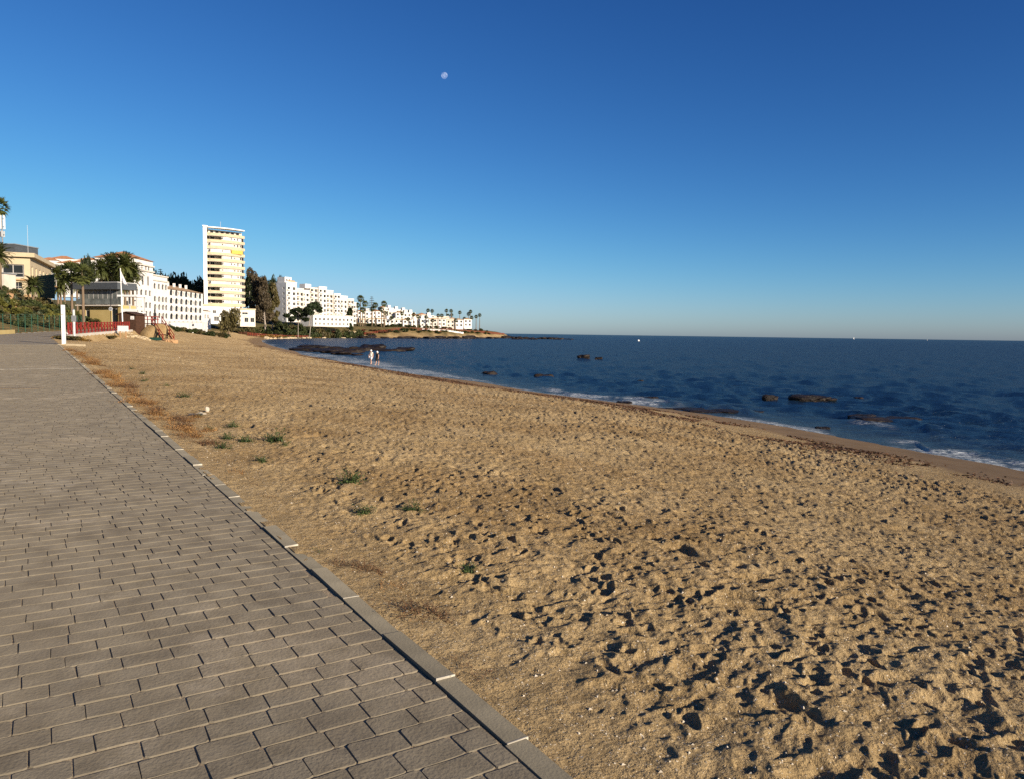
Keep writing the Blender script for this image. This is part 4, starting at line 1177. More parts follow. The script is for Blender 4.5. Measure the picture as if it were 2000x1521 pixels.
# dark green windbreak net on poles
wb = empty('windbreak', (*W(76, 580, 128).xy, 7.0), 0, 'dark green windbreak netting on tall poles by the cream restaurant', 'windbreak')
A0, B0 = W(74, 582, 131), W(107, 584, 126); zt0, zt1 = W(74, 540, 131).z, W(107, 536, 126).z
n = 4
for i in range(n + 1):
    f = i / n; p = A0.lerp(B0, f); zt = zt0 + (zt1 - zt0) * f
    child(MB().tube([(p.x, p.y, p.z - 2), (p.x, p.y, zt + .2)], .05, 6).build('pole', M_GREEN), wb)
    if i:
        q = A0.lerp(B0, (i - 1) / n); zq = zt0 + (zt1 - zt0) * (i - 1) / n
        nb2 = MB(); off = Vector((.03, -.06, 0))
        nb2.add([q + off, p + off, Vector((p.x, p.y, zt)) + off, Vector((q.x, q.y, zq)) + off] + [q + off * 1.4, p + off * 1.4, Vector((p.x, p.y, zt)) + off * 1.4, Vector((q.x, q.y, zq)) + off * 1.4], [(0, 1, 2, 3), (7, 6, 5, 4), (0, 4, 5, 1), (3, 2, 6, 7)])
        child(nb2.build('net', M_NET), wb)

# brown board hut
c = W(258, 650, 112); zb = min(G(c.x - 1.3, c.y), G(c.x + 1.3, c.y)) - .05
hut = empty('beach_hut', (c.x, c.y, zb), R(-6), 'dark brown board hut with a shallow gable roof behind the notice board', 'hut')
hh = W(258, 611, 112).z - zb
HW = 1.3
for i in range(13):
    x = -HW + i * 2 * HW / 13; zt = hh + .28 * (1 - abs((x + HW / 13) / HW)) - .3
    MB().box(x + .008, x + 2 * HW / 13 - .008, -1.15, -1.1 + .012 * (i % 3), 0, zt).build('plank', M_BROWN, hut)
for i in range(11):
    yy = -1.1 + i * .2
    MB().box(HW + .002, HW + .04 + .01 * (i % 2), yy + .006, yy + .194, 0, hh - .3).build('plank', M_BROWN, hut)
MB().box(-HW, HW, -1.08, 1.1, 0, hh - .35).build('body', M_BROWN, hut)
for sg in (-1, 1):
    b = MB(); b.add([(0, -1.4, hh + .02), (sg * (HW + .25), -1.4, hh - .38), (sg * (HW + .25), 1.3, hh - .38), (0, 1.3, hh + .02), (0, -1.4, hh + .12), (sg * (HW + .25), -1.4, hh - .28), (sg * (HW + .25), 1.3, hh - .28), (0, 1.3, hh + .12)], [(4, 5, 6, 7), (0, 3, 2, 1), (0, 1, 5, 4), (1, 2, 6, 5), (2, 3, 7, 6)])
    b.build('roof', M_BROWN, hut)
s_ = MB().box(.55, 1.08, -1.2, -1.16, hh - 1.02, hh - .55).build('sign', M_PAINT, hut)
MB().box(.7, .93, -1.206, -1.201, hh - .88, hh - .8).build('lettering', M_REDD, s_)

# lifeguard lookout behind the hut
c = W(261, 640, 119); zb = G(c.x, c.y)
lt = empty('lifeguard_tower', (c.x, c.y, zb), R(-8), 'white lifeguard lookout with a flat roof rising behind the brown hut', 'lookout')
zp_, zr = W(260, 610, 119).z - zb, W(260, 581, 119).z - zb
for sx in (-1.25, 1.25):
    for sy in (-1, 1): MB().box(sx - .07, sx + .07, sy - .07, sy + .07, -.2, zr).build('leg', M_STEEL, lt)
MB().box(-1.35, 1.35, -1.1, 1.1, zp_ - .12, zp_).build('platform', M_PAINT, lt)
MB().box(-1.7, 1.6, -1.4, 1.3, zr + .002, zr + .3).build('roof', M_PAINT, lt)
MB().box(-1.3, 1.3, -1.12, -1.08, zp_ + .005, zp_ + .45).build('railing', M_PAINT, lt)
MB().box(-.2, 1.1, .6, .68, zp_ + .9, zr - .4).build('windscreen', M_PAINT, lt)
MB().box(-1.3, 1.3, -1.08, -1.02, zp_ + .9, zp_ + .95).build('handrail', M_STEEL, lt)

# flagpole with a limp white flag
c = W(240, 642, 107); zb = G(c.x, c.y); tp = W(235, 526, 107)
fpz = empty('flagpole', (c.x, c.y, zb), 0, 'white flagpole with a limp white flag beside the brown hut', 'flagpole')
v1 = Vector((tp.x - c.x, 0, tp.z - zb))
MB().tube([(0, 0, -.3), v1 * .5, v1], [.09, .075, .05], 8).build('pole', M_PAINT, fpz)
MB().tube([v1, v1 + Vector((0, 0, .12))], [.09, .02], 8).build('finial', M_PAINT, fpz)
fl_ = MB(); P = []
for i in range(7):
    for j in range(6):
        s1, s2 = i / 6, j / 5
        x = s1 * .95 * (0.25 + .75 * s2) ; z = -s2 * 1.5 - s1 * .55
        P.append(v1 + Vector((.05 - .045 * s2 + x, .14 * math.sin(s1 * 9) * s2, z - .25)))
fl_.add(P, [(i * 6 + j, i * 6 + j + 1, (i + 1) * 6 + j + 1, (i + 1) * 6 + j) for i in range(6) for j in range(5)])
fo_ = fl_.build('flag', M_CLOTH, fpz, True)
sm_ = fo_.modifiers.new('thickness', 'SOLIDIFY'); sm_.thickness = .01

# notice board on two posts
c = W(240.5, 660, 95); zb = G(c.x, c.y)
nbd = empty('notice_board', (c.x, c.y, zb), R(-4), 'blank white notice board on two orange-brown posts in the sand', 'sign')
z0, z1 = W(240, 647.5, 95).z - zb, W(240, 637, 95).z - zb
z0 = max(z0, .35); z1 = max(z1, z0 + .6)
MB().box(-.68, .68, -.03, .03, z0, z1).build('board', M_PAINT, nbd)
for x in (-.42, .32): MB().box(x - .06, x + .06, .035, .13, -.3, z1 - .1).build('post', M_OSTONE, nbd)

# thin dark sign pole
c = W(217, 642, 104); zb = G(c.x, c.y)
rs = empty('road_sign', (c.x, c.y, zb), 0, 'round sign on a tall thin dark pole beside the beach bar', 'sign')
MB().tube([(0, 0, -.2), (0, 0, W(217, 560, 104).z - zb)], .045, 6).build('pole', M_BLACK, rs)
zs_ = W(217, 604, 104).z - zb
MB().tube([(.05, -.06, zs_), (.05, -.09, zs_)], .26, 16).build('disc', M_STEEL, rs)
MB().tube([(.05, -.091, zs_), (.05, -.1, zs_)], .19, 16).build('face', M_GREY, rs)

# stakes in the sand
for px, py in ((174, 652), (189, 651), (201, 656), (212, 655), (224, 656)):
    c = W(px, py, 92); o = MB().tube([(0, 0, -.3), (.02, 0, .3), (0, .02, .75)], [.07, .065, .055], 6).build('wooden_stake', M_WOOD, loc=(c.x, c.y, G(c.x, c.y)))
    tag(o, 'short wooden stake in the sand below the red fence', 'stake', 'stakes below the red fence')

def rock_mesh(seed, sub=3, rough=.32, m=None, flat=1.0):
    bm = bmesh.new(); bmesh.ops.create_icosphere(bm, subdivisions=sub, radius=1)
    g = np.random.default_rng(seed); K = g.normal(size=(14, 3)) * g.uniform(1, 5, (14, 1)); ph = g.random(14) * 6.28
    for v in bm.verts:
        p = np.array(v.co); n = sum(math.sin(float(K[i] @ p) + ph[i]) / (1 + np.linalg.norm(K[i])) for i in range(14))
        q = p * (1 + rough * n); q = np.sign(q) * np.abs(q) ** .85
        v.co = Vector(q)
    me = bpy.data.meshes.new('rock'); bm.to_mesh(me); bm.free()
    me.materials.append(m)
    return me
SEAROCK = [rock_mesh(i, 3, .75, M_ROCK) for i in range(5)]
STONES = [rock_mesh(20 + i, 2, .35, M_STONE) for i in range(4)]
OSTONES = [rock_mesh(30 + i, 2, .35, M_OSTONE) for i in range(3)]
def stone(x, y, s, me, label, cat='boulder', group=None, z=None, sink=.3, name='boulder'):
    o = link(name, me, None, (x, y, (G(x, y) if z is None else z) + s[2] * (1 - sink) - s[2] * .35)); o.scale = s
    o.rotation_euler = (0, 0, gz3.random() * 6.28)
    return tag(o, label, cat, group)

# boulders under the hut
for px, py, w in [(250, 655, 10), (258, 658, 9), (263, 652, 8), (268, 660, 11), (275, 657, 9), (281, 660, 8), (285, 654, 9), (291, 661, 7), (256, 651, 7), (272, 650, 7), (247, 660, 6), (279, 652, 7)]:
    D = 103 + (655 - py) * .6; c = W(px, py, D); s = w / F_PX * D / 2
    stone(c.x, c.y, (s * 1.2, s, s * .75), STONES[gz3.randrange(4)], 'pale boulder in the rubble below the brown hut', 'boulder', 'boulders below the hut')

# sand ramp with wooden steps and red rails
c = W(300, 650, 112); zb = G(c.x, c.y)
mr_ = rock_mesh(50, 4, .14, M_SAND)
zc = mr_.color_attributes.new('zone', 'FLOAT_COLOR', 'POINT'); zc.data.foreach_set('color', np.tile([0, 0, 0, 1.], len(mr_.vertices)).astype(np.float32))
mr_.polygons.foreach_set('use_smooth', np.ones(len(mr_.polygons), bool))
mo = link('sand_mound', mr_, None, (c.x, c.y + 1.0, zb - .3)); mo.scale = (2.3, 2.4, W(300, 633, 112).z - zb + .25); tag(mo, 'steep mound of sand beside the wooden beach steps', 'mound')
st = empty('beach_steps', (W(318, 655, 113).x, 113, zb), 0, 'wooden beach steps with red handrails running down from a deck', 'steps')
dz = W(305, 632, 114).z
A0 = W(306, 632, 114); B0 = W(329, 660, 109); B0.z = G(B0.x, B0.y)
side = Vector((.55, .5, 0))
child(MB().box(A0.x - 2.2, A0.x + .5, A0.y, A0.y + 2.2, dz - .12, dz).build('deck', M_WOOD), st)
for k in range(9):
    p = A0.lerp(B0, (k + .5) / 9)
    child(MB().beam(p - side, p + side, .3, .06).build('tread', M_WOOD), st)
for sg in (-1, 1):
    child(MB().beam(A0 + side * sg, B0 + side * sg, .08, .26).build('stringer', M_BLACK if sg < 0 else M_REDD), st)
    for q in (.5, 1.0): child(MB().beam(A0 + side * sg + Vector((0, 0, q)), B0 + side * sg + Vector((0, 0, q)), .08, .09).build('handrail', M_RED), st)
    for k in range(4):
        p = A0.lerp(B0, k / 3) + side * sg; child(MB().box(p.x - .05, p.x + .05, p.y - .05, p.y + .05, p.z - .3, p.z + 1.05).build('post', M_RED), st)
for k in range(4):
    x = A0.x - 2.1 + k * .75; child(MB().box(x - .05, x + .05, A0.y - .02, A0.y + .08, dz - 1.0, dz + 1.0).build('post', M_RED), st)
for q in (.5, .95): child(MB().box(A0.x - 2.2, A0.x + .4, A0.y - .05, A0.y - .02, dz + q, dz + q + .09).build('rail', M_RED), st)
c = W(303, 640, 116); o = MB().tube([(0, 0, -.5), (0, 0, W(303, 605, 116).z - G(c.x, c.y))], .12, 8).tube([(0, 0, W(303, 612, 116).z - G(c.x, c.y)), (0, 0, W(303, 625, 116).z - G(c.x, c.y))], .22, 8).build('dark_post', M_BLACK, loc=(c.x, c.y, G(c.x, c.y))); tag(o, 'black post rising behind the beach steps', 'post')
for i, (px, py) in enumerate([(334, 655), (338, 661), (330, 664), (342, 664), (326, 662), (335, 648)]):
    D = 108; c = W(px, py, D); stone(c.x, c.y, (.5, .4, .35), OSTONES[i % 3], 'orange-brown boulder at the foot of the beach steps', 'boulder', 'boulders by the steps')
c = W(304, 662, 104); o = MB().box(-.75, .75, -.35, .35, 0, .06).box(-.7, .7, -.3, -.25, .06, .4).box(-.7, .7, .25, .3, .06, .4).build('green_crate', M_NET, loc=(c.x, c.y, G(c.x, c.y) + .02)); tag(o, 'low dark green crate lying on sand by the steps', 'crate')

# white pergola and hedge in front of the hotel
pg = empty('white_pergola', (*W(360, 640, 225).xy, G(*W(360, 640, 225).xy)), 0, 'white beam pergola in the hotel garden above the beach', 'pergola')
zb = pg.location.z; zt = max(W(360, 631, 225).z, zb + 2.2) - zb
MB().box(-5.5, 6, -.15, .15, zt, zt + .35).build('beam', M_WALL, pg); MB().box(-5.5, 6, 1.85, 2.15, zt, zt + .35).build('beam', M_WALL, pg)
for x in (-5.2, 1.7, 5.6):
    for yy in (0, 2): MB().box(x - .25, x + .25, yy - .2, yy + .2, -1, zt - .002).build('column', M_WALL, pg)
for i in range(9): MB().box(-5.2 + i * 1.3, -5.05 + i * 1.3, -.5, 2.5, zt + .352, zt + .5).build('rafter', M_WALL, pg)

# =================================================================== trees and shrubs
def shrub(px, D, w, hgt, kind, label, group, cat='shrub', loc=None): return tree('shrub', px, D, SHRUBS[kind], (w, w, hgt), label, cat, group, trunk=False, loc=loc)

palm(-4, 404, 118, 2.1, 'fan', 'very tall fan palm rising above the cream restaurant', None, .2)
palm(-6, 500, 112, 2.3, 'date', 'date palm with drooping fronds in front of the pale gatehouse', None, .25)
palm(64, 559, 118, 1.9, 'date', 'short bushy palm at the corner of the cream restaurant', None, .22)
palm(139, 533, 122, 2.3, 'fan', 'stout palm with a reddish trunk beside the glass beach bar', 'pair of stout palms by the beach bar', .24)
palm(161, 538, 120, 2.3, 'fan', 'stout palm with a reddish trunk beside the glass beach bar', 'pair of stout palms by the beach bar', .24)
for px, py, r_ in [(197, 527, 3.0), (218, 519, 3.4), (243, 519, 3.5), (259, 531, 2.9), (226, 540, 3.2), (252, 548, 2.8), (206, 545, 2.8), (236, 556, 2.4)]:
    palm(px, py, 178 + gz3.uniform(-8, 8), r_, 'date', 'big date palm in the grove beside the white hotel tower', 'date palm grove by the hotel', .3)
for px, py, r_ in [(112, 535, 2.2), (125, 548, 2.4), (150, 556, 2.0), (118, 562, 2.2)]:
    palm(px, py, 160, r_, 'date', 'palm in the dark thicket behind the green windbreak', 'palms behind the windbreak', .25)
# cape
for px, py in [(836, 607), (844, 608), (872, 607.5), (881, 608), (898, 611), (915, 614), (919, 609.5), (921, 621), (930, 619), (937, 616), (907, 623), (882, 616), (875, 617)]:
    palm(px, py, 640 + gz3.uniform(-12, 12), 2.1, 'fan', 'slender tall palm among the villas near the cape tip', 'palms near the cape tip', .32)
for px, py in [(752, 612), (785, 613), (808, 615), (816, 619), (856, 617), (863, 617), (832, 620), (764, 622), (797, 624), (845, 627), (890, 626)]:
    palm(px, py, 545 + (px - 750) * .3, 2.0, 'fan', 'palm in front of the villas above the red boardwalk', 'palms along the boardwalk', .3)
for px, py, r_ in [(704, 584, 3.2), (713, 594, 3.0), (698, 597, 2.6), (708, 606, 2.6), (733, 597, 2.7), (750, 594, 2.8), (727, 604, 2.2), (745, 605, 2.3)]:
    palm(px, py, 520, r_, 'fan', 'bushy tall palm beside the lowest apartment block', 'palms beside the apartment blocks', .36)
def norfolk(px, py, D, h_, label):
    c = W(px, py, D); z = G(c.x, c.y); hh_ = c.z - z
    root = empty('norfolk_pine', (c.x, c.y, z), 0, label, 'pine')
    MB().tube([(0, 0, -.3), (0, 0, hh_)], [.35, .06], 7).build('trunk', M_BARK, root)
    C, A, B = [], [], []
    g = np.random.default_rng(int(px)); nt = 9
    for k in range(nt):
        z_ = hh_ - .6 - k * h_ / nt; L_ = .5 + 3.2 * (k + 1) / nt
        for j in range(7):
            a = j * .9 + k * .5; d = np.array([math.cos(a), math.sin(a), .12]); s2 = np.array([-d[1], d[0], 0])
            for q in (.3, .6, .9):
                C.append(np.array([0, 0, z_]) + d * L_ * q); A.append(d * L_ * .2); B.append(s2 * .28)
                C.append(np.array([0, 0, z_ - .1]) + d * L_ * q); A.append(d * L_ * .2); B.append(np.array([0, 0, .22]))
    link('crown', quads_mesh('crown', np.array(C), np.array(A), np.array(B), L_PINE), root)
norfolk(313, 525, 400, 10, 'tiered norfolk pine on the hill behind the hotel')
norfolk(726, 579, 530, 11, 'tiered norfolk pine among the palms by the apartment blocks')

# pines on the hill behind hotel and tower
for i in range(26):
    px = 268 + i * 5.6 + gz3.uniform(-3, 3); D = 400 + gz3.uniform(-35, 60)
    ytop = np.interp(px, [268, 300, 320, 350, 400, 420], [545, 531, 538, 543, 550, 553]) + gz3.uniform(0, 12)
    c = W(px, ytop, D); z = G(c.x, c.y); hgt = max(c.z - z, 6)
    tree('pine_tree', px, D, PINES[i % 3], (6.5 + gz3.random() * 2, 6.5 + gz3.random() * 2, hgt), 'dark pine in the wood on the hill behind the hotel', 'pine', 'pine wood on the hill', tr=.35, th=hgt * .7, loc=(c.x, c.y))
for i in range(12):
    px = 484 + i * 5.6 + gz3.uniform(-2, 2); D = 500 + gz3.uniform(-15, 30); c = W(px, 546 + gz3.uniform(-3, 10), D); z = G(c.x, c.y); hgt = max(c.z - z, 6)
    tree('pine_tree', px, D, PINES[i % 3], (5.5, 5.5, hgt), 'dark pine between the tower block and the tallest apartment block', 'pine', 'pines between tower and apartments', tr=.35, th=hgt * .7, loc=(c.x, c.y))
for i, (px, py) in enumerate([(176, 508), (186, 513), (192, 520), (165, 521), (184, 524)]):
    c = W(px, py, 270); z = G(c.x, c.y); hgt = max(c.z - z, 5)
    tree('pine_tree', px, 270, PINES[i % 3], (4, 4, hgt), 'dark pine below the villas on the hill', 'pine', 'pines below the hill villas', tr=.3, th=hgt * .7, loc=(c.x, c.y))

# tall brownish trees right of the tower
def big_tree(name, px_top, py_top, px_b, D, spread, m, label, cat, seed, nb3=16, drip=1.2, tm=M_BARKP, tr=.45, low=.25, flat=1.15, wide=.7):
    tp_, bs = W(px_top, py_top, D), W(px_b, 630, D); z = G(bs.x, bs.y)
    root = empty(name, (bs.x, bs.y, z), 0, label, cat)
    H_ = tp_.z - z; lean = tp_.x - bs.x; g = random.Random(seed)
    tr_ = MB(); P = [Vector((lean * (f ** 1.3), 0, H_ * f)) for f in (0, .2, .4, .6, .85)]; P[0].z = -.5
    tr_.tube(P, [tr, tr * .8, tr * .6, tr * .4, tr * .12], 8)
    blobs = []
    for i in range(nb3):
        f = low + (1 - low) * (i + .5) / nb3; w = spread * math.sin(math.pi * min(1, .18 + f * .78)) * 1.0
        a = g.random() * 6.28; x = lean * f ** 1.3 + math.cos(a) * w * wide * (.35 + .65 * g.random()); y_ = math.sin(a) * w * wide; s = spread * g.uniform(.26, .42)
        blobs.append((x, y_, H_ * f * .95, s, s, s * flat))
        tr_.tube([Vector((lean * (f * .8) ** 1.3, 0, H_ * f * .72)), Vector((x, y_, H_ * f * .95))], [tr * .25, .05], 5)
    tr_.build('trunk', tm, root, True)
    link('crown', leaf_cloud('crown', blobs, 4200, .5, m, seed, 2.2, .45, drip), root)
    return root
big_tree('eucalyptus_tree', 490, 524, 521, 410, 6.4, L_BROWN, 'tall brownish feathery tree leaning beside the tower block', 'tree', 91)
big_tree('eucalyptus_tree', 512, 540, 518, 405, 5.6, L_BROWN, 'brownish feathery tree in front of the dark pines', 'tree', 92)
big_tree('eucalyptus_tree', 535, 552, 532, 415, 4.6, L_OLIVE, 'olive-green loose tree left of the tallest apartment block', 'tree', 93, tr=.35)
big_tree('pine_tree', 486, 537, 489, 430, 4.5, L_PINE, 'dark pine hard against the right side of the tower block', 'pine', 94, drip=0)
big_tree('wind_swept_pine', 614, 590, 604, 400, 5.2, L_PINE, 'dark spreading pine on two pale leaning trunks', 'pine', 95, nb3=14, drip=0, tr=.22, low=.74, flat=.55, wide=1.9)
o = MB().tube([W(603, 638, 399.5), W(606, 620, 399.5), W(611, 607, 399.6)], [.22, .2, .12], 7).build('second_trunk', M_BARKP, None); 
pr = [q for q in bpy.data.objects if q.name == 'wind_swept_pine'][0]; child(o, pr); o.name = 'branch'
big_tree('wind_swept_pine', 583, 601, 582, 398, 5.0, L_PINE, 'dark low pine with a flat top before the apartment blocks', 'pine', 96, nb3=14, drip=0, tr=.22, low=.62, flat=.55, wide=1.9)
big_tree('cypress_tree', 683, 602, 682, 470, 3.6, L_PINE, 'dark dense tree covering the corner of the lowest block', 'tree', 97, drip=0)
c = W(447, 640, 300); tree('round_tree', 447, 300, BUSHTREE, (5.1, 5.1, W(447, 605, 300).z - G(c.x, c.y)), 'round olive-green tree on the beach before the tower block', 'tree', tr=.3)
c = W(398, 640, 315); tree('round_tree', 398, 315, SHRUBS[0], (2.6, 2.6, W(398, 611, 315).z - G(c.x, c.y)), 'small dark tree at the end of the hotel', 'tree', tr=.2)

# shrub belts
for i in range(40):
    px = 468 + i * 6.0 + gz3.uniform(-3, 3); D = np.interp(px, [468, 540, 600, 705], [372, 425, 432, 468]) + gz3.uniform(-16, 4)
    shrub(px, D, gz3.uniform(2.4, 4.2), gz3.uniform(2.4, 4.4), gz3.choice([0, 4, 0, 0, 1]), 'dark green shrub in the hedge below the apartment blocks', 'hedge below the apartments')
for i in range(30):
    px = 480 + i * 9.5 + gz3.uniform(-4, 4); D = np.interp(px, [480, 560, 640, 770], [352, 386, 448, 492]) + gz3.uniform(2, 16)
    shrub(px, D, gz3.uniform(2.0, 3.4), gz3.uniform(1.2, 2.2), 5, 'low reddish-brown shrub behind the boardwalk railing', 'reddish shrubs behind the boardwalk')
for i in range(16):
    px = 485 + i * 14 + gz3.uniform(-4, 4); D = 355 + max(0, px - 520) * .62 + gz3.uniform(-4, 8)
    shrub(px, D, gz3.uniform(1.4, 2.6), gz3.uniform(1.2, 2.2), gz3.choice([2, 1, 2, 3, 1]), 'golden dry shrub on the bank above the cove', 'golden shrubs on the bank')
for i in range(26):
    px = 720 + i * 9.2 + gz3.uniform(-3, 3); D = 528 + max(0, px - 760) * .62 + gz3.uniform(-5, 8)
    shrub(px, D, gz3.uniform(1.5, 3.0), gz3.uniform(1.6, 3.0), gz3.choice([0, 0, 4, 1]), 'dark shrub at the foot of the white villas', 'shrubs below the villas')
for i in range(40):
    px = 700 + i * 6.6 + gz3.uniform(-4, 4); D = np.interp(px, [700, 760, 860, 930, 985], [476, 497, 524, 590, 700]) + gz3.uniform(-4, 7)
    shrub(px, D, gz3.uniform(1.6, 3.0), gz3.uniform(1.0, 2.0), gz3.choice([1, 0, 3, 4, 0]), 'low dry shrub on the golden cape bank', 'shrubs on the cape bank')
for i in range(10):
    px = 333 + i * 12; shrub(px, 222 + gz3.uniform(-4, 4), 1.6, gz3.uniform(1.1, 1.9), gz3.choice([0, 4, 1]), 'dark hedge shrub in front of the hotel', 'hedge in front of the hotel')

for i in range(22):
    px = 545 + i * 7.4 + gz3.uniform(-3, 3); D = np.interp(px, [545, 590, 640, 705], [448, 440, 436, 462]) + gz3.uniform(-6, 2)
    shrub(px, D, gz3.uniform(2.4, 3.8), gz3.uniform(3.6, 7.5), gz3.choice([0, 4, 0, 1]), 'small dark tree against the foot of the apartment blocks', 'small trees at the apartments', 'tree')
# garden slope
for i, (px, D, w, hh_) in enumerate([(104, 150, 3.2, 5.5), (116, 148, 3.0, 6.0), (128, 152, 3.2, 5.5), (140, 154, 3.0, 5.0), (150, 150, 2.6, 4.0), (110, 142, 2.6, 4.0), (122, 140, 2.6, 4.2), (134, 138, 2.2, 3.2), (100, 140, 2.2, 3.4)]):
    shrub(px, D, w, hh_, [0, 4, 1][i % 3], 'tall dark shrub in the thicket behind the stout palms', 'thicket behind the stout palms')
def agave_mesh(seed):
    g = random.Random(seed); b = MB()
    for i in range(30):
        a = i * 2.399; el = R(85) - i / 30 * R(75); L_ = g.uniform(.85, 1.1)
        d = Vector((math.cos(a) * math.cos(el), math.sin(a) * math.cos(el), math.sin(el))); s = Vector((-math.sin(a), math.cos(a), 0)); u = d.cross(s)
        p0, p1, p2 = d * .05, d * .5 * L_ - Vector((0, 0, .02)), d * L_ - Vector((0, 0, .1))
        b.add([p0 - s * .05, p0 + s * .05, p1 - s * .06, p1 + s * .06, p2, p1 + u * .03], [(0, 1, 5), (0, 5, 2), (1, 3, 5), (2, 5, 4), (5, 3, 4)])
    return b.mesh('agave', L_AGAVE)
AG = [agave_mesh(i) for i in range(3)]
for i, (px, D, s) in enumerate([(42, 124, 1.5), (66, 116, 1.5), (88, 121, 1.4), (116, 112, 1.5), (57, 106, 1.1), (100, 108, 1.2), (30, 116, 1.1), (74, 110, 1.2), (108, 122, 1.2), (20, 108, 1.0), (128, 119, 1.2), (50, 98, .9), (84, 102, .9)]):
    c = W(px, 620, D); o = link('agave', AG[i % 3], None, (c.x, c.y, G(c.x, c.y) + .05)); o.scale = (s, s, s); o.rotation_euler = (0, 0, gz3.random() * 6)
    tag(o, 'grey-green spiky agave on the garden slope', 'agave', 'agaves on the garden slope')
for i in range(100):
    px = gz3.uniform(-20, 190); D = gz3.uniform(90, 138)
    c = W(px, 620, D)
    if prom_e(np.array([c.x]), np.array([c.y]))[0] > -PROM_W - 1.6: continue
    w = gz3.uniform(.8, 2.0)
    shrub(px, D, w, w * gz3.uniform(.7, 1.2), gz3.choice([0, 3, 1, 4, 3, 0]), 'leafy shrub on the garden slope above the green fence', 'shrubs on the garden slope')
for i, (px, D, s) in enumerate([(12, 110, .8), (25, 108, .7), (33, 106, .6), (20, 116, .8), (94, 118, .5), (74, 124, .6), (84, 112, .4), (6, 114, .7)]):
    c = W(px, 620, D); stone(c.x, c.y, (s * 1.3, s, s * .8), OSTONES[i % 3], 'orange boulder on the garden slope below the cream restaurant', 'boulder', 'boulders on the garden slope')
for i, (px, D) in enumerate([(108, 90), (120, 88), (150, 66), (135, 60), (118, 62), (162, 70), (108, 61), (142, 62)]):
    c = W(px, 660, D)
    if prom_e(np.array([c.x]), np.array([c.y]))[0] < .3: c = Vector((*edge_pt(D, .7), 0))
    shrub(px, D, gz3.uniform(.6, 1.0), .4, gz3.choice([2, 1]), 'low brown weed patch around the white post', 'weeds around the white post', 'weed', loc=(c.x, c.y))

# =================================================================== cape: boardwalk rails, wall, stones, dark rocks
def rail_run(px0, px1, D0, D1, label, seed):
    a, b = W(px0, 640, D0), W(px1, 640, D1); n = max(2, int((b - a).length / 2.2))
    root = empty('boardwalk_railing', (a.x, a.y, G(a.x, a.y)), 0, label, 'railing', 'red boardwalk railings round the cove')
    prev = None
    for i in range(n + 1):
        p = a.lerp(b, i / n); z = G(p.x, p.y) + .35
        child(MB().box(p.x - .11, p.x + .11, p.y - .11, p.y + .11, z - .8, z + 1.25).build('post', M_REDD), root)
        if prev is not None:
            for q in (.25, .7, 1.15): child(MB().beam((prev.x, prev.y, prev.z + q), (p.x, p.y, z + q), .08, .11).build('rail', M_REDD), root)
            child(MB().beam((prev.x - .4, prev.y + .6, prev.z - .1), (p.x - .4, p.y + .6, z - .1), 1.4, .14).build('deck', M_WOOD), root)
        prev = Vector((p.x, p.y, z))
rail_run(484, 560, 348, 388, 'red boardwalk railing on the bank before the tower block', 1)
rail_run(562, 650, 392, 452, 'red boardwalk railing below the two dark pines', 2)
rail_run(652, 765, 456, 500, 'red boardwalk railing above the pale stone wall', 3)
rail_run(767, 860, 503, 528, 'red boardwalk railing below the boardwalk palms', 4)
rail_run(862, 932, 535, 600, 'red boardwalk railing near the cape palms', 5)
rail_run(934, 985, 608, 716, 'red boardwalk railing out at the bare tip of the cape', 6)
a, b = W(655, 650, 452), W(702, 650, 468); n = 12
wl_ = MB()
for i in range(n):
    p, q = a.lerp(b, i / n + .001), a.lerp(b, (i + 1) / n - .001); z = 2.2
    wl_.beam((p.x, p.y, z), (q.x, q.y, z), .8, 3.4 + .25 * (i % 2))
tag(wl_.build('stone_wall', M_STONE), 'pale stone retaining wall at the back of the cove', 'wall')
a, b = W(824, 647, 520), W(905, 648, 556); wl_ = MB()
for i in range(16):
    p, q = a.lerp(b, i / 16 + .001), a.lerp(b, (i + 1) / 16 - .001); z = (G(p.x, p.y) + G(q.x, q.y)) / 2
    wl_.beam((p.x, p.y, z + .4), (q.x, q.y, z + .4), .4, 1.2)
tag(wl_.build('garden_wall', M_WALL), 'long low white garden wall below the front villas', 'wall')
for i in range(44):
    px = 520 + i * 4.6 + gz3.uniform(-2, 2); D = np.interp(px, [520, 560, 640, 760], [340, 372, 437, 476]) + gz3.uniform(-5, 4)
    c = W(px, 640, D); s = gz3.uniform(.5, 1.3)
    stone(c.x, c.y, (s * 1.3, s, s * .9), STONES[gz3.randrange(4)], 'pale boulder along the back of the cove', 'boulder', 'boulders along the cove')
GRP = 'dark rocks along the cape waterline'
for i in range(34):
    f = i / 33; k = np.interp(f, [0, .25, .5, .75, 1], [0, 1, 2, 3, 4]); P_ = [(-95, 458), (-62, 489), (-34, 521), (-16, 590), (2, 716)]
    j = min(int(k), 3); u = k - j; x = P_[j][0] + (P_[j + 1][0] - P_[j][0]) * u + gz3.uniform(0, 5); yy = P_[j][1] + (P_[j + 1][1] - P_[j][1]) * u - gz3.uniform(1, 4)
    s = gz3.uniform(1.2, 3.0); stone(x, yy, (s * 1.6, s, s * .45), SEAROCK[i % 5], 'dark low rock at the waterline of the cape', 'rock', GRP, z=0, name='shore_rock')

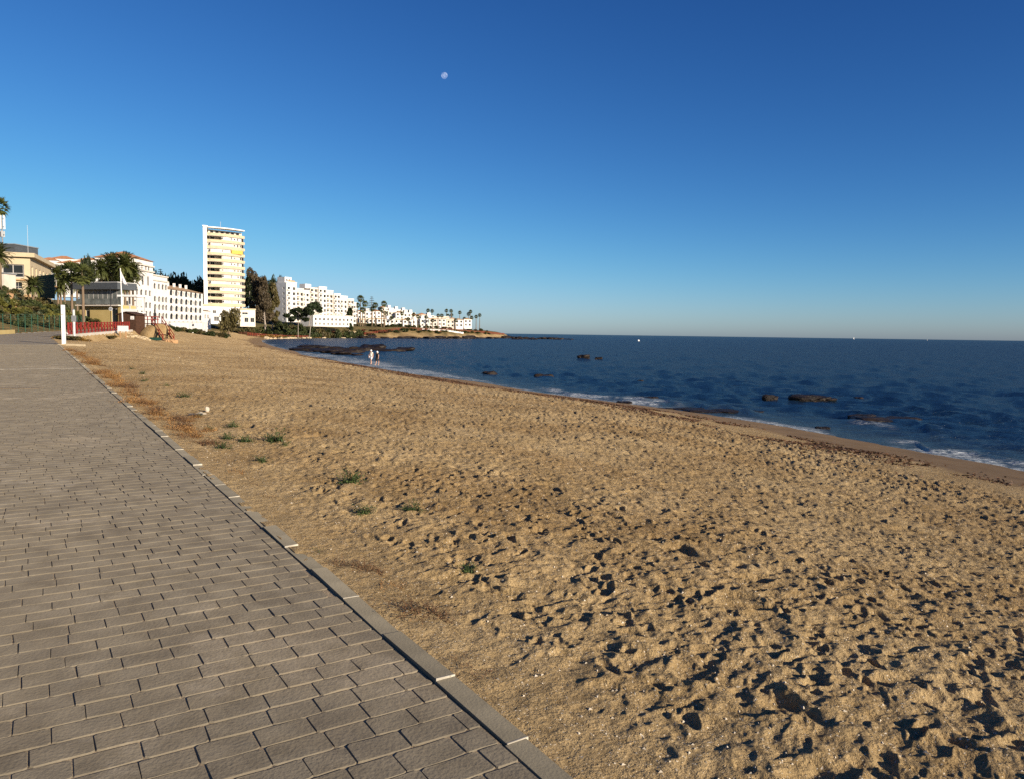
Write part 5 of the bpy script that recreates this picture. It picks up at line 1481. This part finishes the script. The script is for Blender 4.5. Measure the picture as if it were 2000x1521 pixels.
# rocks in the sea
def sea_rock(px, py, wpx, hpx, label, group=None, me=None):
    c = on_level(px, py, 0.0); D = c.y; s = wpx / F_PX * D / 2; hz_ = hpx / F_PX * D
    o = link('sea_rock', me or SEAROCK[int(px + wpx) % 5], None, (c.x, c.y + s * .35, -hz_ * .1)); o.scale = (s * 1.1, s * .75, hz_ * .95)
    return tag(o, label, 'rock', group)
REEF = 'rocks of the dark reef behind the two walkers'
for px, py, w, hh_ in [(598, 686, 44, 5), (622, 688, 46, 8), (645, 690, 44, 8), (664, 693, 40, 7), (684, 689, 42, 9), (612, 682, 40, 6), (655, 685, 50, 8), (700, 685, 38, 9), (676, 684, 40, 7), (636, 684, 44, 6), (690, 694, 30, 5)]:
    sea_rock(px, py, w, hh_, 'low weedy rock of the dark reef behind the walkers', REEF)
sea_rock(722, 685, 56, 15, 'big humped brown rock right behind the two walkers')
sea_rock(706, 686, 30, 9, 'low weedy rock of the dark reef behind the walkers', REEF)
sea_rock(762, 686, 44, 6, 'long flat dark rock just right of the humped rock', 'flat rocks right of the humped rock')
sea_rock(788, 685, 40, 8, 'long flat dark rock just right of the humped rock', 'flat rocks right of the humped rock')
sea_rock(949, 731, 36, 10, 'jagged dark rock alone in the water off the wet sand')
sea_rock(1065, 736, 26, 6, 'small low rock off the breaking wave')
sea_rock(1140, 701, 24, 10, 'squat dark rock out in the bay with a small companion')
sea_rock(1169, 702, 14, 5, 'small companion beside the squat rock out in the bay')
sea_rock(1249, 745, 16, 4, 'tiny dark rock barely above the water')
sea_rock(1507, 781, 20, 8, 'pointed dark rock beside the brown jagged one')
sea_rock(1590, 783, 52, 9, 'wide jagged brown rock in the nearer water')
sea_rock(1615, 783, 44, 7, 'low tail of the wide jagged brown rock')
sea_rock(1676, 778, 24, 5, 'low flat rock past the wide jagged brown one')
sea_rock(1687, 818, 52, 11, 'broad black awash rock above the small whitecap')
sea_rock(1745, 822, 96, 10, 'long black awash rock beside the small whitecap')
sea_rock(1815, 828, 50, 5, 'thin black rock trailing off the long awash one')
sea_rock(1345, 801, 64, 5, 'black half-sunk reef edge nearest the breaking wave')
sea_rock(1400, 804, 76, 6, 'long black half-sunk reef edge off the wet sand')
sea_rock(1452, 807, 60, 4, 'thin black reef end trailing away from the breaking wave')
sea_rock(1607, 838, 26, 6, 'small black rock close to the wet sand edge')
for px, py, w, hh_ in [(1145, 776, 20, 5), (1218, 789, 30, 7), (1255, 785, 18, 4), (1300, 800, 26, 5), (1265, 778, 36, 5)]:
    sea_rock(px, py, w, hh_, 'dark rock washed by the breaking wave', 'rocks in the breaking wave')
for px in range(1006, 1122, 9):
    sea_rock(px + gz3.uniform(-3, 3), 663.4 + gz3.uniform(-.6, .8), gz3.uniform(10, 20), gz3.uniform(2, 4.5) * (1.2 if px < 1080 else .7), 'low dark rock of the reef beyond the cape tip', 'reef beyond the cape tip')

# boats
def boat(px, py, D, L_, sail, label):
    c = W(px, py, D)
    root = empty('sailing_boat' if sail else 'motor_boat', (c.x, c.y, 0), .6, label, 'boat')
    b = MB(); st_ = [(-.5, .16), (-.2, .2), (.2, .18), (.5, .01)]
    P = [q for x, w in st_ for q in ((x * L_, -w * L_, .09 * L_), (x * L_, w * L_, .09 * L_), (x * L_ * .9, 0, -.05 * L_))]
    F = []
    for i in range(3): F += [(3 * i, 3 * i + 2, 3 * i + 5, 3 * i + 3), (3 * i + 2, 3 * i + 1, 3 * i + 4, 3 * i + 5), (3 * i, 3 * i + 3, 3 * i + 4, 3 * i + 1)]
    F.append((0, 1, 2)); b.add(P, F).build('hull', M_PAINT, root)
    MB().box(-.22 * L_, .1 * L_, -.1 * L_, .1 * L_, .092 * L_, .2 * L_).build('cabin', M_PAINT, root)
    if sail:
        MB().tube([(0, 0, .1 * L_), (0, 0, 1.15 * L_)], .02 * L_, 5).build('mast', M_STEEL, root)
        MB().add([(-.02, 0, .25 * L_), (-.42 * L_, .03 * L_, .25 * L_), (-.02, 0, 1.1 * L_), (-.02, .02, .25 * L_), (-.42 * L_, .05 * L_, .25 * L_), (-.02, .02, 1.1 * L_)], [(0, 1, 2), (5, 4, 3), (0, 3, 4, 1), (1, 4, 5, 2)]).build('sail', M_PAINT, root)
boat(1668, 661, 3000, 8, True, 'tiny white sailing boat on the horizon, nearer the cape')
boat(1811, 663, 3200, 9, False, 'tiny white motor boat on the horizon, farther from the cape')
c = on_level(1247, 667, 0); o = link('buoy', rock_mesh(61, 2, .02, M_PAINT), None, (c.x, c.y, .3)); o.scale = (.7, .7, .8); tag(o, 'small white buoy floating out in the bay', 'buoy')

# =================================================================== the two walkers
def skin_body(name, J, E, m, parent=None, sub=1):
    me = bpy.data.meshes.new(name); keys = list(J)
    me.from_pydata([J[k][0] for k in keys], [(keys.index(a), keys.index(b)) for a, b in E], [])
    o = bpy.data.objects.new(name, me); COL.objects.link(o)
    sk = o.modifiers.new('skin', 'SKIN'); sk.use_smooth_shade = True
    for i, k in enumerate(keys):
        d = me.skin_vertices[0].data[i]; r_ = J[k][1]; d.radius = r_ if isinstance(r_, tuple) else (r_, r_)
        d.use_root = (i == 0)
    ss = o.modifiers.new('sub', 'SUBSURF'); ss.levels = sub; ss.render_levels = sub
    dg = bpy.context.evaluated_depsgraph_get(); dg.update()
    me2 = bpy.data.meshes.new_from_object(o.evaluated_get(dg))
    bpy.data.objects.remove(o)
    me2.materials.clear(); me2.materials.append(m)
    me2.polygons.foreach_set('use_smooth', np.ones(len(me2.polygons), bool))
    return link(name, me2, parent)
M_SKIN = mat('skin', (0.50, 0.29, 0.20), (0.44, 0.25, 0.17), scale=8, rough=0.6)
def person(px, py, hgt, label, top_c, low_c, hat_c, dress, step):
    c = on_level(px, py, .06)
    root = empty('person', (c.x, c.y, max(G(c.x, c.y), .02)), R(150), label, 'person')
    s = hgt / 1.72
    f = .16 * step
    J = {'pelvis': ((0, 0, .95), (.15, .11)), 'waist': ((0, 0, 1.1), (.13, .1)), 'chest': ((0, 0, 1.32), (.165, .11)), 'neck': ((0, .01, 1.47), .055), 'head0': ((0, .02, 1.56), (.075, .085)), 'head1': ((0, .02, 1.68), (.07, .08)),
         'hl': ((-.1, 0, .88), .09), 'kl': ((-.1, f, .49), .058), 'al': ((-.1, f * .8, .09), .04), 'tl': ((-.1, f * .8 + .16, .04), .035),
         'hr': ((.1, 0, .88), .09), 'kr': ((.1, -f * .3, .49), .058), 'ar': ((.1, -f * 1.3, .1), .04), 'tr': ((.1, -f * 1.3 + .15, .045), .035),
         'sl': ((-.19, 0, 1.4), .06), 'el': ((-.26, -f * .5, 1.12), .042), 'wl': ((-.25, .04 - f * .4, .88), .032), 'fl': ((-.24, .07 - f * .4, .76), .026),
         'sr': ((.19, 0, 1.4), .06), 'er': ((.26, f * .5, 1.12), .042), 'wr': ((.25, .06 + f * .6, .88), .032), 'fr': ((.24, .09 + f * .6, .76), .026)}
    E = [('pelvis', 'waist'), ('waist', 'chest'), ('chest', 'neck'), ('neck', 'head0'), ('head0', 'head1')] + [(a + q, b + q) for q in 'lr' for a, b in (('h', 'k'), ('k', 'a'), ('a', 't'), ('s', 'e'), ('e', 'w'), ('w', 'f'))] + [('pelvis', 'hl'), ('pelvis', 'hr'), ('chest', 'sl'), ('chest', 'sr')]
    J = {k: (tuple(np.array(v[0]) * s), tuple(np.array(v[1]) * s) if isinstance(v[1], tuple) else v[1] * s) for k, v in J.items()}
    skin_body('body', J, E, M_SKIN, root)
    def g3(k, d=(0, 0, 0)): return tuple(np.array(J[k][0]) + np.array(d) * s)
    T = {'pelvis': (g3('pelvis', (0, 0, -.02)), (.19 * s, .15 * s)), 'waist': (g3('waist'), (.17 * s, .135 * s)), 'chest': (g3('chest'), (.2 * s, .145 * s)), 'neck': (g3('neck', (0, 0, -.03)), .075 * s),
         'sl': (g3('sl'), .085 * s), 'sr': (g3('sr'), .085 * s), 'ml': (tuple((np.array(J['sl'][0]) + np.array(J['el'][0])) / 2), .07 * s), 'mr': (tuple((np.array(J['sr'][0]) + np.array(J['er'][0])) / 2), .07 * s)}
    skin_body('dress_top' if dress else 'shirt', T, [('pelvis', 'waist'), ('waist', 'chest'), ('chest', 'neck'), ('chest', 'sl'), ('chest', 'sr'), ('sl', 'ml'), ('sr', 'mr')], top_c, root)
    if dress:
        MB().tube([(0, 0, .98 * s), (0, .02 * s, .8 * s), (0, .03 * s, .58 * s)], [.17 * s, .23 * s, .25 * s], 12, cap=False).build('skirt', low_c, root, True)
    else:
        S = {'pelvis': (g3('pelvis'), (.18 * s, .145 * s))}
        for q in 'lr': S['h' + q] = (g3('h' + q), .12 * s); S['m' + q] = (tuple(np.array(J['h' + q][0]) * .15 + np.array(J['k' + q][0]) * .85), .095 * s)
        skin_body('shorts', S, [('pelvis', 'hl'), ('pelvis', 'hr'), ('hl', 'ml'), ('hr', 'mr')], low_c, root)
    hd = J['head1'][0]
    hm = MB(); hm.tube([(hd[0], hd[1], hd[2] - .1 * s), (hd[0], hd[1], hd[2] - .04 * s), (hd[0], hd[1], hd[2] + .04 * s), (hd[0], hd[1], hd[2] + .085 * s)], [.115 * s, .112 * s, .09 * s, .03 * s], 12)
    hm.tube([(hd[0], hd[1] + .02 * s, hd[2] - .045 * s), (hd[0], hd[1] + .02 * s, hd[2] - .03 * s)], [.17 * s if not dress else .13 * s, .12 * s], 12)
    hm.build('hat', hat_c, root, True)
    fx, fy, fz = J['head0'][0]
    face = MB(); face.tube([(fx, fy + .08 * s, fz + .05 * s), (fx, fy + .115 * s, fz + .02 * s)], [.012 * s, .018 * s], 6); face.build('nose', M_SKIN, root, True)
    e_ = MB()
    for sx in (-.033, .033): e_.tube([(fx + sx * s, fy + .083 * s, fz + .07 * s), (fx + sx * s, fy + .092 * s, fz + .07 * s)], .011 * s, 6)
    e_.build('eyes', M_BLACK, root)
    if dress: MB().tube([(fx, fy - .07 * s, fz + .1 * s), (fx, fy - .1 * s, fz), (fx, fy - .1 * s, fz - .12 * s)], [.08 * s, .07 * s, .03 * s], 8).build('hair', mat('fair_hair', (0.62, 0.55, 0.44), (0.5, 0.44, 0.34)), root, True)
    return root
M_CRM = mat('cream_shirt', (0.74, 0.70, 0.60), (0.66, 0.62, 0.53), rough=.9)
M_BLK = mat('black_cotton', (0.018, 0.017, 0.018), (0.013, 0.012, 0.013), rough=.9)
person(725, 711.5, 1.74, 'person in cream shirt, white shorts and white hat walking the shoreline', M_CRM, M_CLOTH, M_PAINT, False, 1)
person(737, 713.5, 1.66, 'person in black top and skirt with a pale hat walking the shoreline', M_BLK, M_BLK, M_PAINT, True, -1)

# =================================================================== on the sand and paving, close by
def blade_clump(seed, n, L0, L1, wid, m, el0, el1, spread, leafy=0.0):
    g = np.random.default_rng(seed); C, A, B = [], [], []
    for i in range(n):
        az = g.random() * 6.28; el = R(g.uniform(el0, el1)); L_ = g.uniform(L0, L1); r0 = spread * math.sqrt(g.random()); a0 = g.random() * 6.28
        p = np.array([r0 * math.cos(a0), r0 * math.sin(a0), 0.0])
        for k in range(3):
            e = el - k * .35 + g.normal(0, .15); d = np.array([math.cos(az) * math.cos(e), math.sin(az) * math.cos(e), math.sin(e)]); s = np.array([-math.sin(az), math.cos(az), g.normal(0, .3)])
            q = p + d * L_ / 3
            if q[2] < 0: q[2] = .004
            C.append((p + q) / 2); A.append((q - p) / 2 * 1.15); B.append(s * wid * (1 - .25 * k))
            if g.random() < leafy:
                l = unit(g.normal(size=(1, 3)))[0] * wid * 3; C.append(q + l * .5); A.append(l * .5); B.append(np.cross(l, d) * .5)
            p = q
    return quads_mesh('clump', np.array(C), np.array(A), np.array(B), m)
TUFT = [blade_clump(i, 70, .16, .32, .011, L_TUFT, 5, 75, .12, .6) for i in range(4)]
DRYW = [blade_clump(10 + i, 110, .14, .34, .007, L_DRY if i < 3 else L_DRYB, 5, 70, .22, .9) for i in range(5)]
def sand_at(px, py):
    z = 2.2
    for _ in range(6):
        c = on_level(px, py, z); z = z * .4 + .6 * G(c.x, c.y)
    return c
def plant(name, me, px, py, s, label, cat, group, wide=1.0):
    c = sand_at(px, py); o = link(name, me, None, (c.x, c.y, G(c.x, c.y) - .01)); o.scale = (s * wide, s, s); o.rotation_euler = (0, 0, gz3.random() * 6.28)
    return tag(o, label, cat, group)
for i, (px, py, s) in enumerate([(360, 775, 1.6), (456, 833, 1.2), (437, 875, 1.3), (480, 861, 1.4), (444, 856, 1.2), (537, 860, 2.0), (510, 901, 1.1), (408, 838, 1.0), (282, 745, 1.2), (278, 730, 1.2), (388, 812, 1.0), (555, 870, .9), (258, 722, 1.2), (325, 755, 1.0)]):
    plant('grass_tuft', TUFT[i % 4], px, py, s * .42, 'small green plant on the dry sand well beyond the kerb', 'plant', 'green plants beyond the kerb')
plant('grass_tuft', TUFT[1], 685, 942, .72, 'largest dark green plant out on the dry sand', 'plant', None)
for i, (px, py, s) in enumerate([(712, 1000, .9), (806, 996, .9), (916, 1114, .7), (620, 1084, .6)]):
    plant('grass_tuft', TUFT[i % 4], px, py, s * .5, 'small lone green sprig in the trampled sand', 'plant', 'sprigs in the trampled sand')
for i, (px, py, s, k) in enumerate([(690, 1110, .75, 3), (725, 1118, .7, 3), (655, 1104, .55, 4), (760, 1150, .6, 1), (795, 1200, .95, 4), (835, 1205, .9, 3), (740, 1185, .55, 3), (700, 1150, .45, 4), (905, 1310, .6, 4), (925, 1335, .65, 3), (940, 1350, .45, 1), (880, 1290, .45, 4), (560, 1065, .4, 3), (520, 975, .6, 3), (460, 925, .7, 2), (490, 948, .5, 3)]):
    plant('dry_weed', DRYW[k], px, py, s * .55, 'brown dry weed beside the near kerb stones', 'weed', 'dry weeds by the near kerb', 1.2)
cl = [(k + gz3.random() * 1.5) / 27 for k in range(27)]
for i in range(78):
    f = min(1, max(0, cl[i % 27] + gz3.gauss(0, .02))); py = 684 + f ** 1.25 * 190
    ex = np.interp(py, [672, 690, 790, 900], [104, 132, 252, 402]); px = ex + 4 + (i % 27 * 11 % 17) * (1.2 + 2.0 * f) * .8 + abs(gz3.gauss(0, 1)) * (6 + 14 * f)
    plant('dry_weed', DRYW[[0, 1, 2, 0, 3, 1, 4][i % 7]], px, py, gz3.uniform(.35, .85) * (1.4 - .6 * f), 'orange dry weed in the strip along the far kerb', 'weed', 'dry weeds along the far kerb', 1.3)
# bits of rubbish and stones
def pebble(px, py, s, me, label, cat='stone', group=None, name='stone'):
    c = sand_at(px, py); o = link(name, me, None, (c.x, c.y, G(c.x, c.y) + s[2] * .5)); o.scale = s; o.rotation_euler = (.2, .1, gz3.random() * 6); tag(o, label, cat, group)
M_PALE = mat('bleached_stone', (0.52, 0.46, 0.37), (0.36, 0.31, 0.24), scale=9, rough=.9)
PSTONE = [rock_mesh(70 + i, 2, .3, M_PALE) for i in range(3)]
pebble(586, 1047, (.036, .03, .025), PSTONE[0], 'bleached fist-sized stone on the sand by the kerb')
pebble(405, 803, (.045, .04, .065), PSTONE[1], 'upright pale block among the plants on the sand')
pebble(393, 808, (.09, .055, .025), PSTONE[2], 'flat pale slab lying beside the upright pale block')
c = sand_at(382, 811); o = MB().box(-.12, .12, -.06, .06, 0, .03).build('dark_rag', M_DGREY, loc=(c.x, c.y, G(c.x, c.y) + .005))
bv = o.modifiers.new('b', 'BEVEL'); bv.width = .02; tag(o, 'dark scrap lying left of the pale slab', 'scrap')

# shells and grit scattered over the dry sand
rs_ = np.random.default_rng(99); n = 6500
rr = 2.2 + 30 * rs_.random(n) ** 1.8; aa = R(-36) + R(72) * rs_.random(n)
X, Y = rr * np.sin(aa), rr * np.cos(aa); e_ = prom_e(X, Y); dd = shore_d(X, Y); ok = (e_ > .15) & (dd > 5)
X, Y, rr = X[ok], Y[ok], rr[ok]; n = len(X)
# set them on the sheet itself
from mathutils.bvhtree import BVHTree
import mathutils
dg = bpy.context.evaluated_depsgraph_get()
Zs = np.zeros(n)
for i in range(n):
    hit, loc, nrm, idx = ground.ray_cast(Vector((X[i], Y[i], 8)), Vector((0, 0, -1)))
    Zs[i] = loc.z if hit else -50
S = rs_.uniform(.0025, .007, (n, 1)) * rs_.uniform(.7, 1.6, (n, 1)) * (1 + np.minimum(rr[:, None], 12) * .03)
tet = np.array([(1, 0, -.2), (-.5, .87, -.2), (-.5, -.87, -.2), (0, 0, .7)])
rot = rs_.random(n) * 6.28; cr_, sr_ = np.cos(rot)[:, None], np.sin(rot)[:, None]
tx = tet[None, :, 0] * rs_.uniform(.7, 1.5, (n, 1)); ty = tet[None, :, 1] * rs_.uniform(.6, 1.2, (n, 1))
V = np.stack([X[:, None] + (tx * cr_ - ty * sr_) * S, Y[:, None] + (tx * sr_ + ty * cr_) * S, Zs[:, None] + (tet[None, :, 2] + .1) * S], -1).reshape(-1, 3)
T = (np.array([(0, 1, 3), (1, 2, 3), (2, 0, 3)])[None] + (np.arange(n) * 4)[:, None, None]).reshape(-1, 3)
o = link('shell_grit', np_mesh('shell_grit', V, tris=T, mats=[M_PALE])); tag(o, 'pale shell fragments scattered over the dry sand', 'shells', kind='stuff')

# wrack line of dry seaweed along the upper edge of the wet sand
n = 40000
k = rs_.integers(16, len(SHORE) - 40, n)
seg = SHORE[:-1]; dl = SHORE[1:] - SHORE[:-1]
LEN = np.hypot(dl[:, 0], dl[:, 1]); sel = [i for i in range(len(dl)) if 18 < SHORE[i][1] < 250 and SHORE[i][0] > -80]
pk = rs_.choice(sel, n, p=LEN[sel] ** .6 / (LEN[sel] ** .6).sum())
f = rs_.random(n)[:, None]; P = SHORE[pk] + dl[pk] * f; nr = np.stack([-dl[pk][:, 1], dl[pk][:, 0]], 1) / LEN[pk][:, None]
lane = rs_.choice([5.6, 8.2, 6.8], n, p=[.45, .25, .3]) + rs_.normal(0, .8, n)
P2 = P + nr * lane[:, None] * np.where((shore_d((P + nr * 4)[:, 0], (P + nr * 4)[:, 1]) > 0), 1, -1)[:, None]
X, Y = P2[:, 0], P2[:, 1]
ok = (vnoise(X / 3.1, Y / 3.1) + .7 * vnoise(X / 1.1, Y / 1.1) > .02 - .25 * (Y < 60) + .28 * sstep(70, 130, Y))
X, Y = X[ok], Y[ok]; n = len(X); Z = land_height(X, Y) + .02
sc_ = (.5 + np.minimum(np.hypot(X, Y)[:, None], 80) / 60) * .045
A = unit(np.stack([rs_.normal(size=n), rs_.normal(size=n), rs_.normal(size=n) * .25], 1)) * sc_ * rs_.uniform(.7, 2.0, (n, 1)); B = unit(np.cross(A, rs_.normal(size=(n, 3)))) * sc_ * .5
o = link('seaweed_wrack', quads_mesh('seaweed_wrack', np.stack([X, Y, Z], 1), A, B, L_WRACK)); tag(o, 'dark reddish dry seaweed strewn along the upper wet sand', 'seaweed', kind='stuff')

# drain cover and pale strip across the paving
c = on_level(42, 759, float(prom_z(18)) + .0)
dr = empty('drain_cover', (c.x, c.y, float(prom_z(c.y)) + .002), R(10), 'slotted drain cover in a pale concrete surround on the paving', 'drain')
MB().box(-.62, .42, -.17, -.08, 0, .006).box(-.62, .42, .08, .17, 0, .006).box(-.62, -.25, -.08, .08, 0, .006).box(.3, .42, -.08, .08, 0, .006).build('surround', M_JOINT, dr)
for i in range(9): MB().box(-.24 + i * .06, -.205 + i * .06, -.075, .075, .0005, .004).build('bar', M_BLACK, dr)
MB().box(-.249, .299, -.079, .079, -.001, .0002).build('pit', M_DARK, dr)
js = (26.0 - 3.06) / PROM_T.y
m_ = MB()
for i in range(6):
    a, b = pp(js, .13 + i * 1.06), pp(js, .13 + (i + 1) * 1.06 - .01); m_.beam((a.x, a.y, float(prom_z(a.y)) + .001), (b.x, b.y, float(prom_z(b.y)) + .001), .16, .006)
m_.build('joint_strip', M_WHITE, promenade)

# =================================================================== moon
mm_ = bpy.data.materials.new('moon_surface'); mm_.use_nodes = True
N, L = mm_.node_tree.nodes, mm_.node_tree.links; N.remove(N['Principled BSDF'])
df = N.new('ShaderNodeBsdfDiffuse'); tr_ = N.new('ShaderNodeBsdfTransparent'); ad = N.new('ShaderNodeAddShader')
tc = N.new('ShaderNodeTexCoord'); no = N.new('ShaderNodeTexNoise'); no.inputs['Scale'].default_value = 1.6; no.inputs['Detail'].default_value = 5
cr = N.new('ShaderNodeValToRGB'); cr.color_ramp.elements[0].position = .42; cr.color_ramp.elements[1].position = .58
cr.color_ramp.elements[0].color = (.05, .055, .06, 1); cr.color_ramp.elements[1].color = (.12, .13, .14, 1)
L.new(tc.outputs['Object'], no.inputs[0]); L.new(no.outputs[0], cr.inputs[0]); L.new(cr.outputs[0], df.inputs[0])
L.new(df.outputs[0], ad.inputs[0]); L.new(tr_.outputs[0], ad.inputs[1]); L.new(ad.outputs[0], N['Material Output'].inputs[0])
mo_ = rock_mesh(88, 4, .0, mm_)
for v in mo_.vertices: v.co = v.co.normalized()
mo_.polygons.foreach_set('use_smooth', np.ones(len(mo_.polygons), bool))
c = W(868, 148, 20000); o = link('moon', mo_, None, c); o.scale = (82, 82, 82); tag(o, 'pale daytime gibbous moon in the clear blue sky', 'moon')

# =================================================================== look-alikes in a line are told apart by counting along it
ONES = ['first', 'second', 'third', 'fourth', 'fifth', 'sixth', 'seventh', 'eighth', 'ninth', 'tenth', 'eleventh', 'twelfth', 'thirteenth', 'fourteenth', 'fifteenth', 'sixteenth']
def count_along(group, text, rev=False):
    os_ = sorted([o for o in bpy.data.objects if o.get('group') == group and o.parent is None and 'category' in o], key=lambda o: math.atan2(o.location.x, o.location.y), reverse=rev)
    for i, o in enumerate(os_[:16]): o['label'] = text % ONES[i]
for args in [('palms near the cape tip', 'slender tall palm by the villas, %s from the cape tip', True),
             ('palms along the boardwalk', 'palm above the red boardwalk, %s from the stone wall'),
             ('palms beside the apartment blocks', 'bushy palm, %s along from the lowest apartment block'),
             ('date palm grove by the hotel', 'big date palm, %s from the hotel tower in its grove', True),
             ('palms behind the windbreak', 'palm in the dark thicket, %s from the green windbreak'),
             ('pair of stout palms by the beach bar', 'stout palm with reddish trunk, %s from the cream restaurant'),
             ('villas on the hill', 'white hill villa, %s from the cream restaurant below it'),
             ('stakes below the red fence', 'short wooden stake in the sand, %s from the notice board', True),
             ('boulders by the steps', 'orange-brown boulder by the beach steps, %s from the sand mound'),
             ('boulders below the hut', 'pale boulder in the rubble, %s along from the notice board'),
             ('boulders on the garden slope', 'orange boulder on the garden slope, %s from the gatehouse'),
             ('agaves on the garden slope', 'spiky grey-green agave, %s along from the gatehouse'),
             ('reef beyond the cape tip', 'low dark reef rock, %s out from the cape tip'),
             ('rocks of the dark reef behind the two walkers', 'low weedy reef rock, %s from the humped brown rock', True),
             ('flat rocks right of the humped rock', 'long flat dark rock, %s past the humped brown rock'),
             ('rocks in the breaking wave', 'dark rock in the breaking wave, %s from the two walkers'),
             ('sprigs in the trampled sand', 'small lone sprig in trampled sand, %s out from the kerb'),
             ('green plants beyond the kerb', 'small green plant on dry sand, %s out from the kerb'),
             ('pines below the hill villas', 'dark pine below the hill villas, %s from the windbreak'),
             ('pines between tower and apartments', 'dark pine, %s along from the tower block to the apartments'),
             ('hedge in front of the hotel', 'hedge shrub before the hotel, %s from the beach steps'),
             ('weeds around the white post', 'low brown weed patch, %s from the wire fence'),
             ('thicket behind the stout palms', 'tall dark thicket shrub, %s from the windbreak'),
             ('golden shrubs on the bank', 'golden dry shrub, %s along the cove bank from the tower')]:
    count_along(*args)
tiers = {}
for o in bpy.data.objects:
    if o.get('group') == 'white villas on the cape': tiers.setdefault(o['label'], []).append(o)
for lab, os_ in tiers.items():
    k = lab.split(' in the ')[1].split(' tier')[0]
    for i, o in enumerate(sorted(os_, key=lambda o: -math.atan2(o.location.x, o.location.y))): o['label'] = 'white cape villa in the %s tier, %s from the cape tip' % (k, ONES[i])
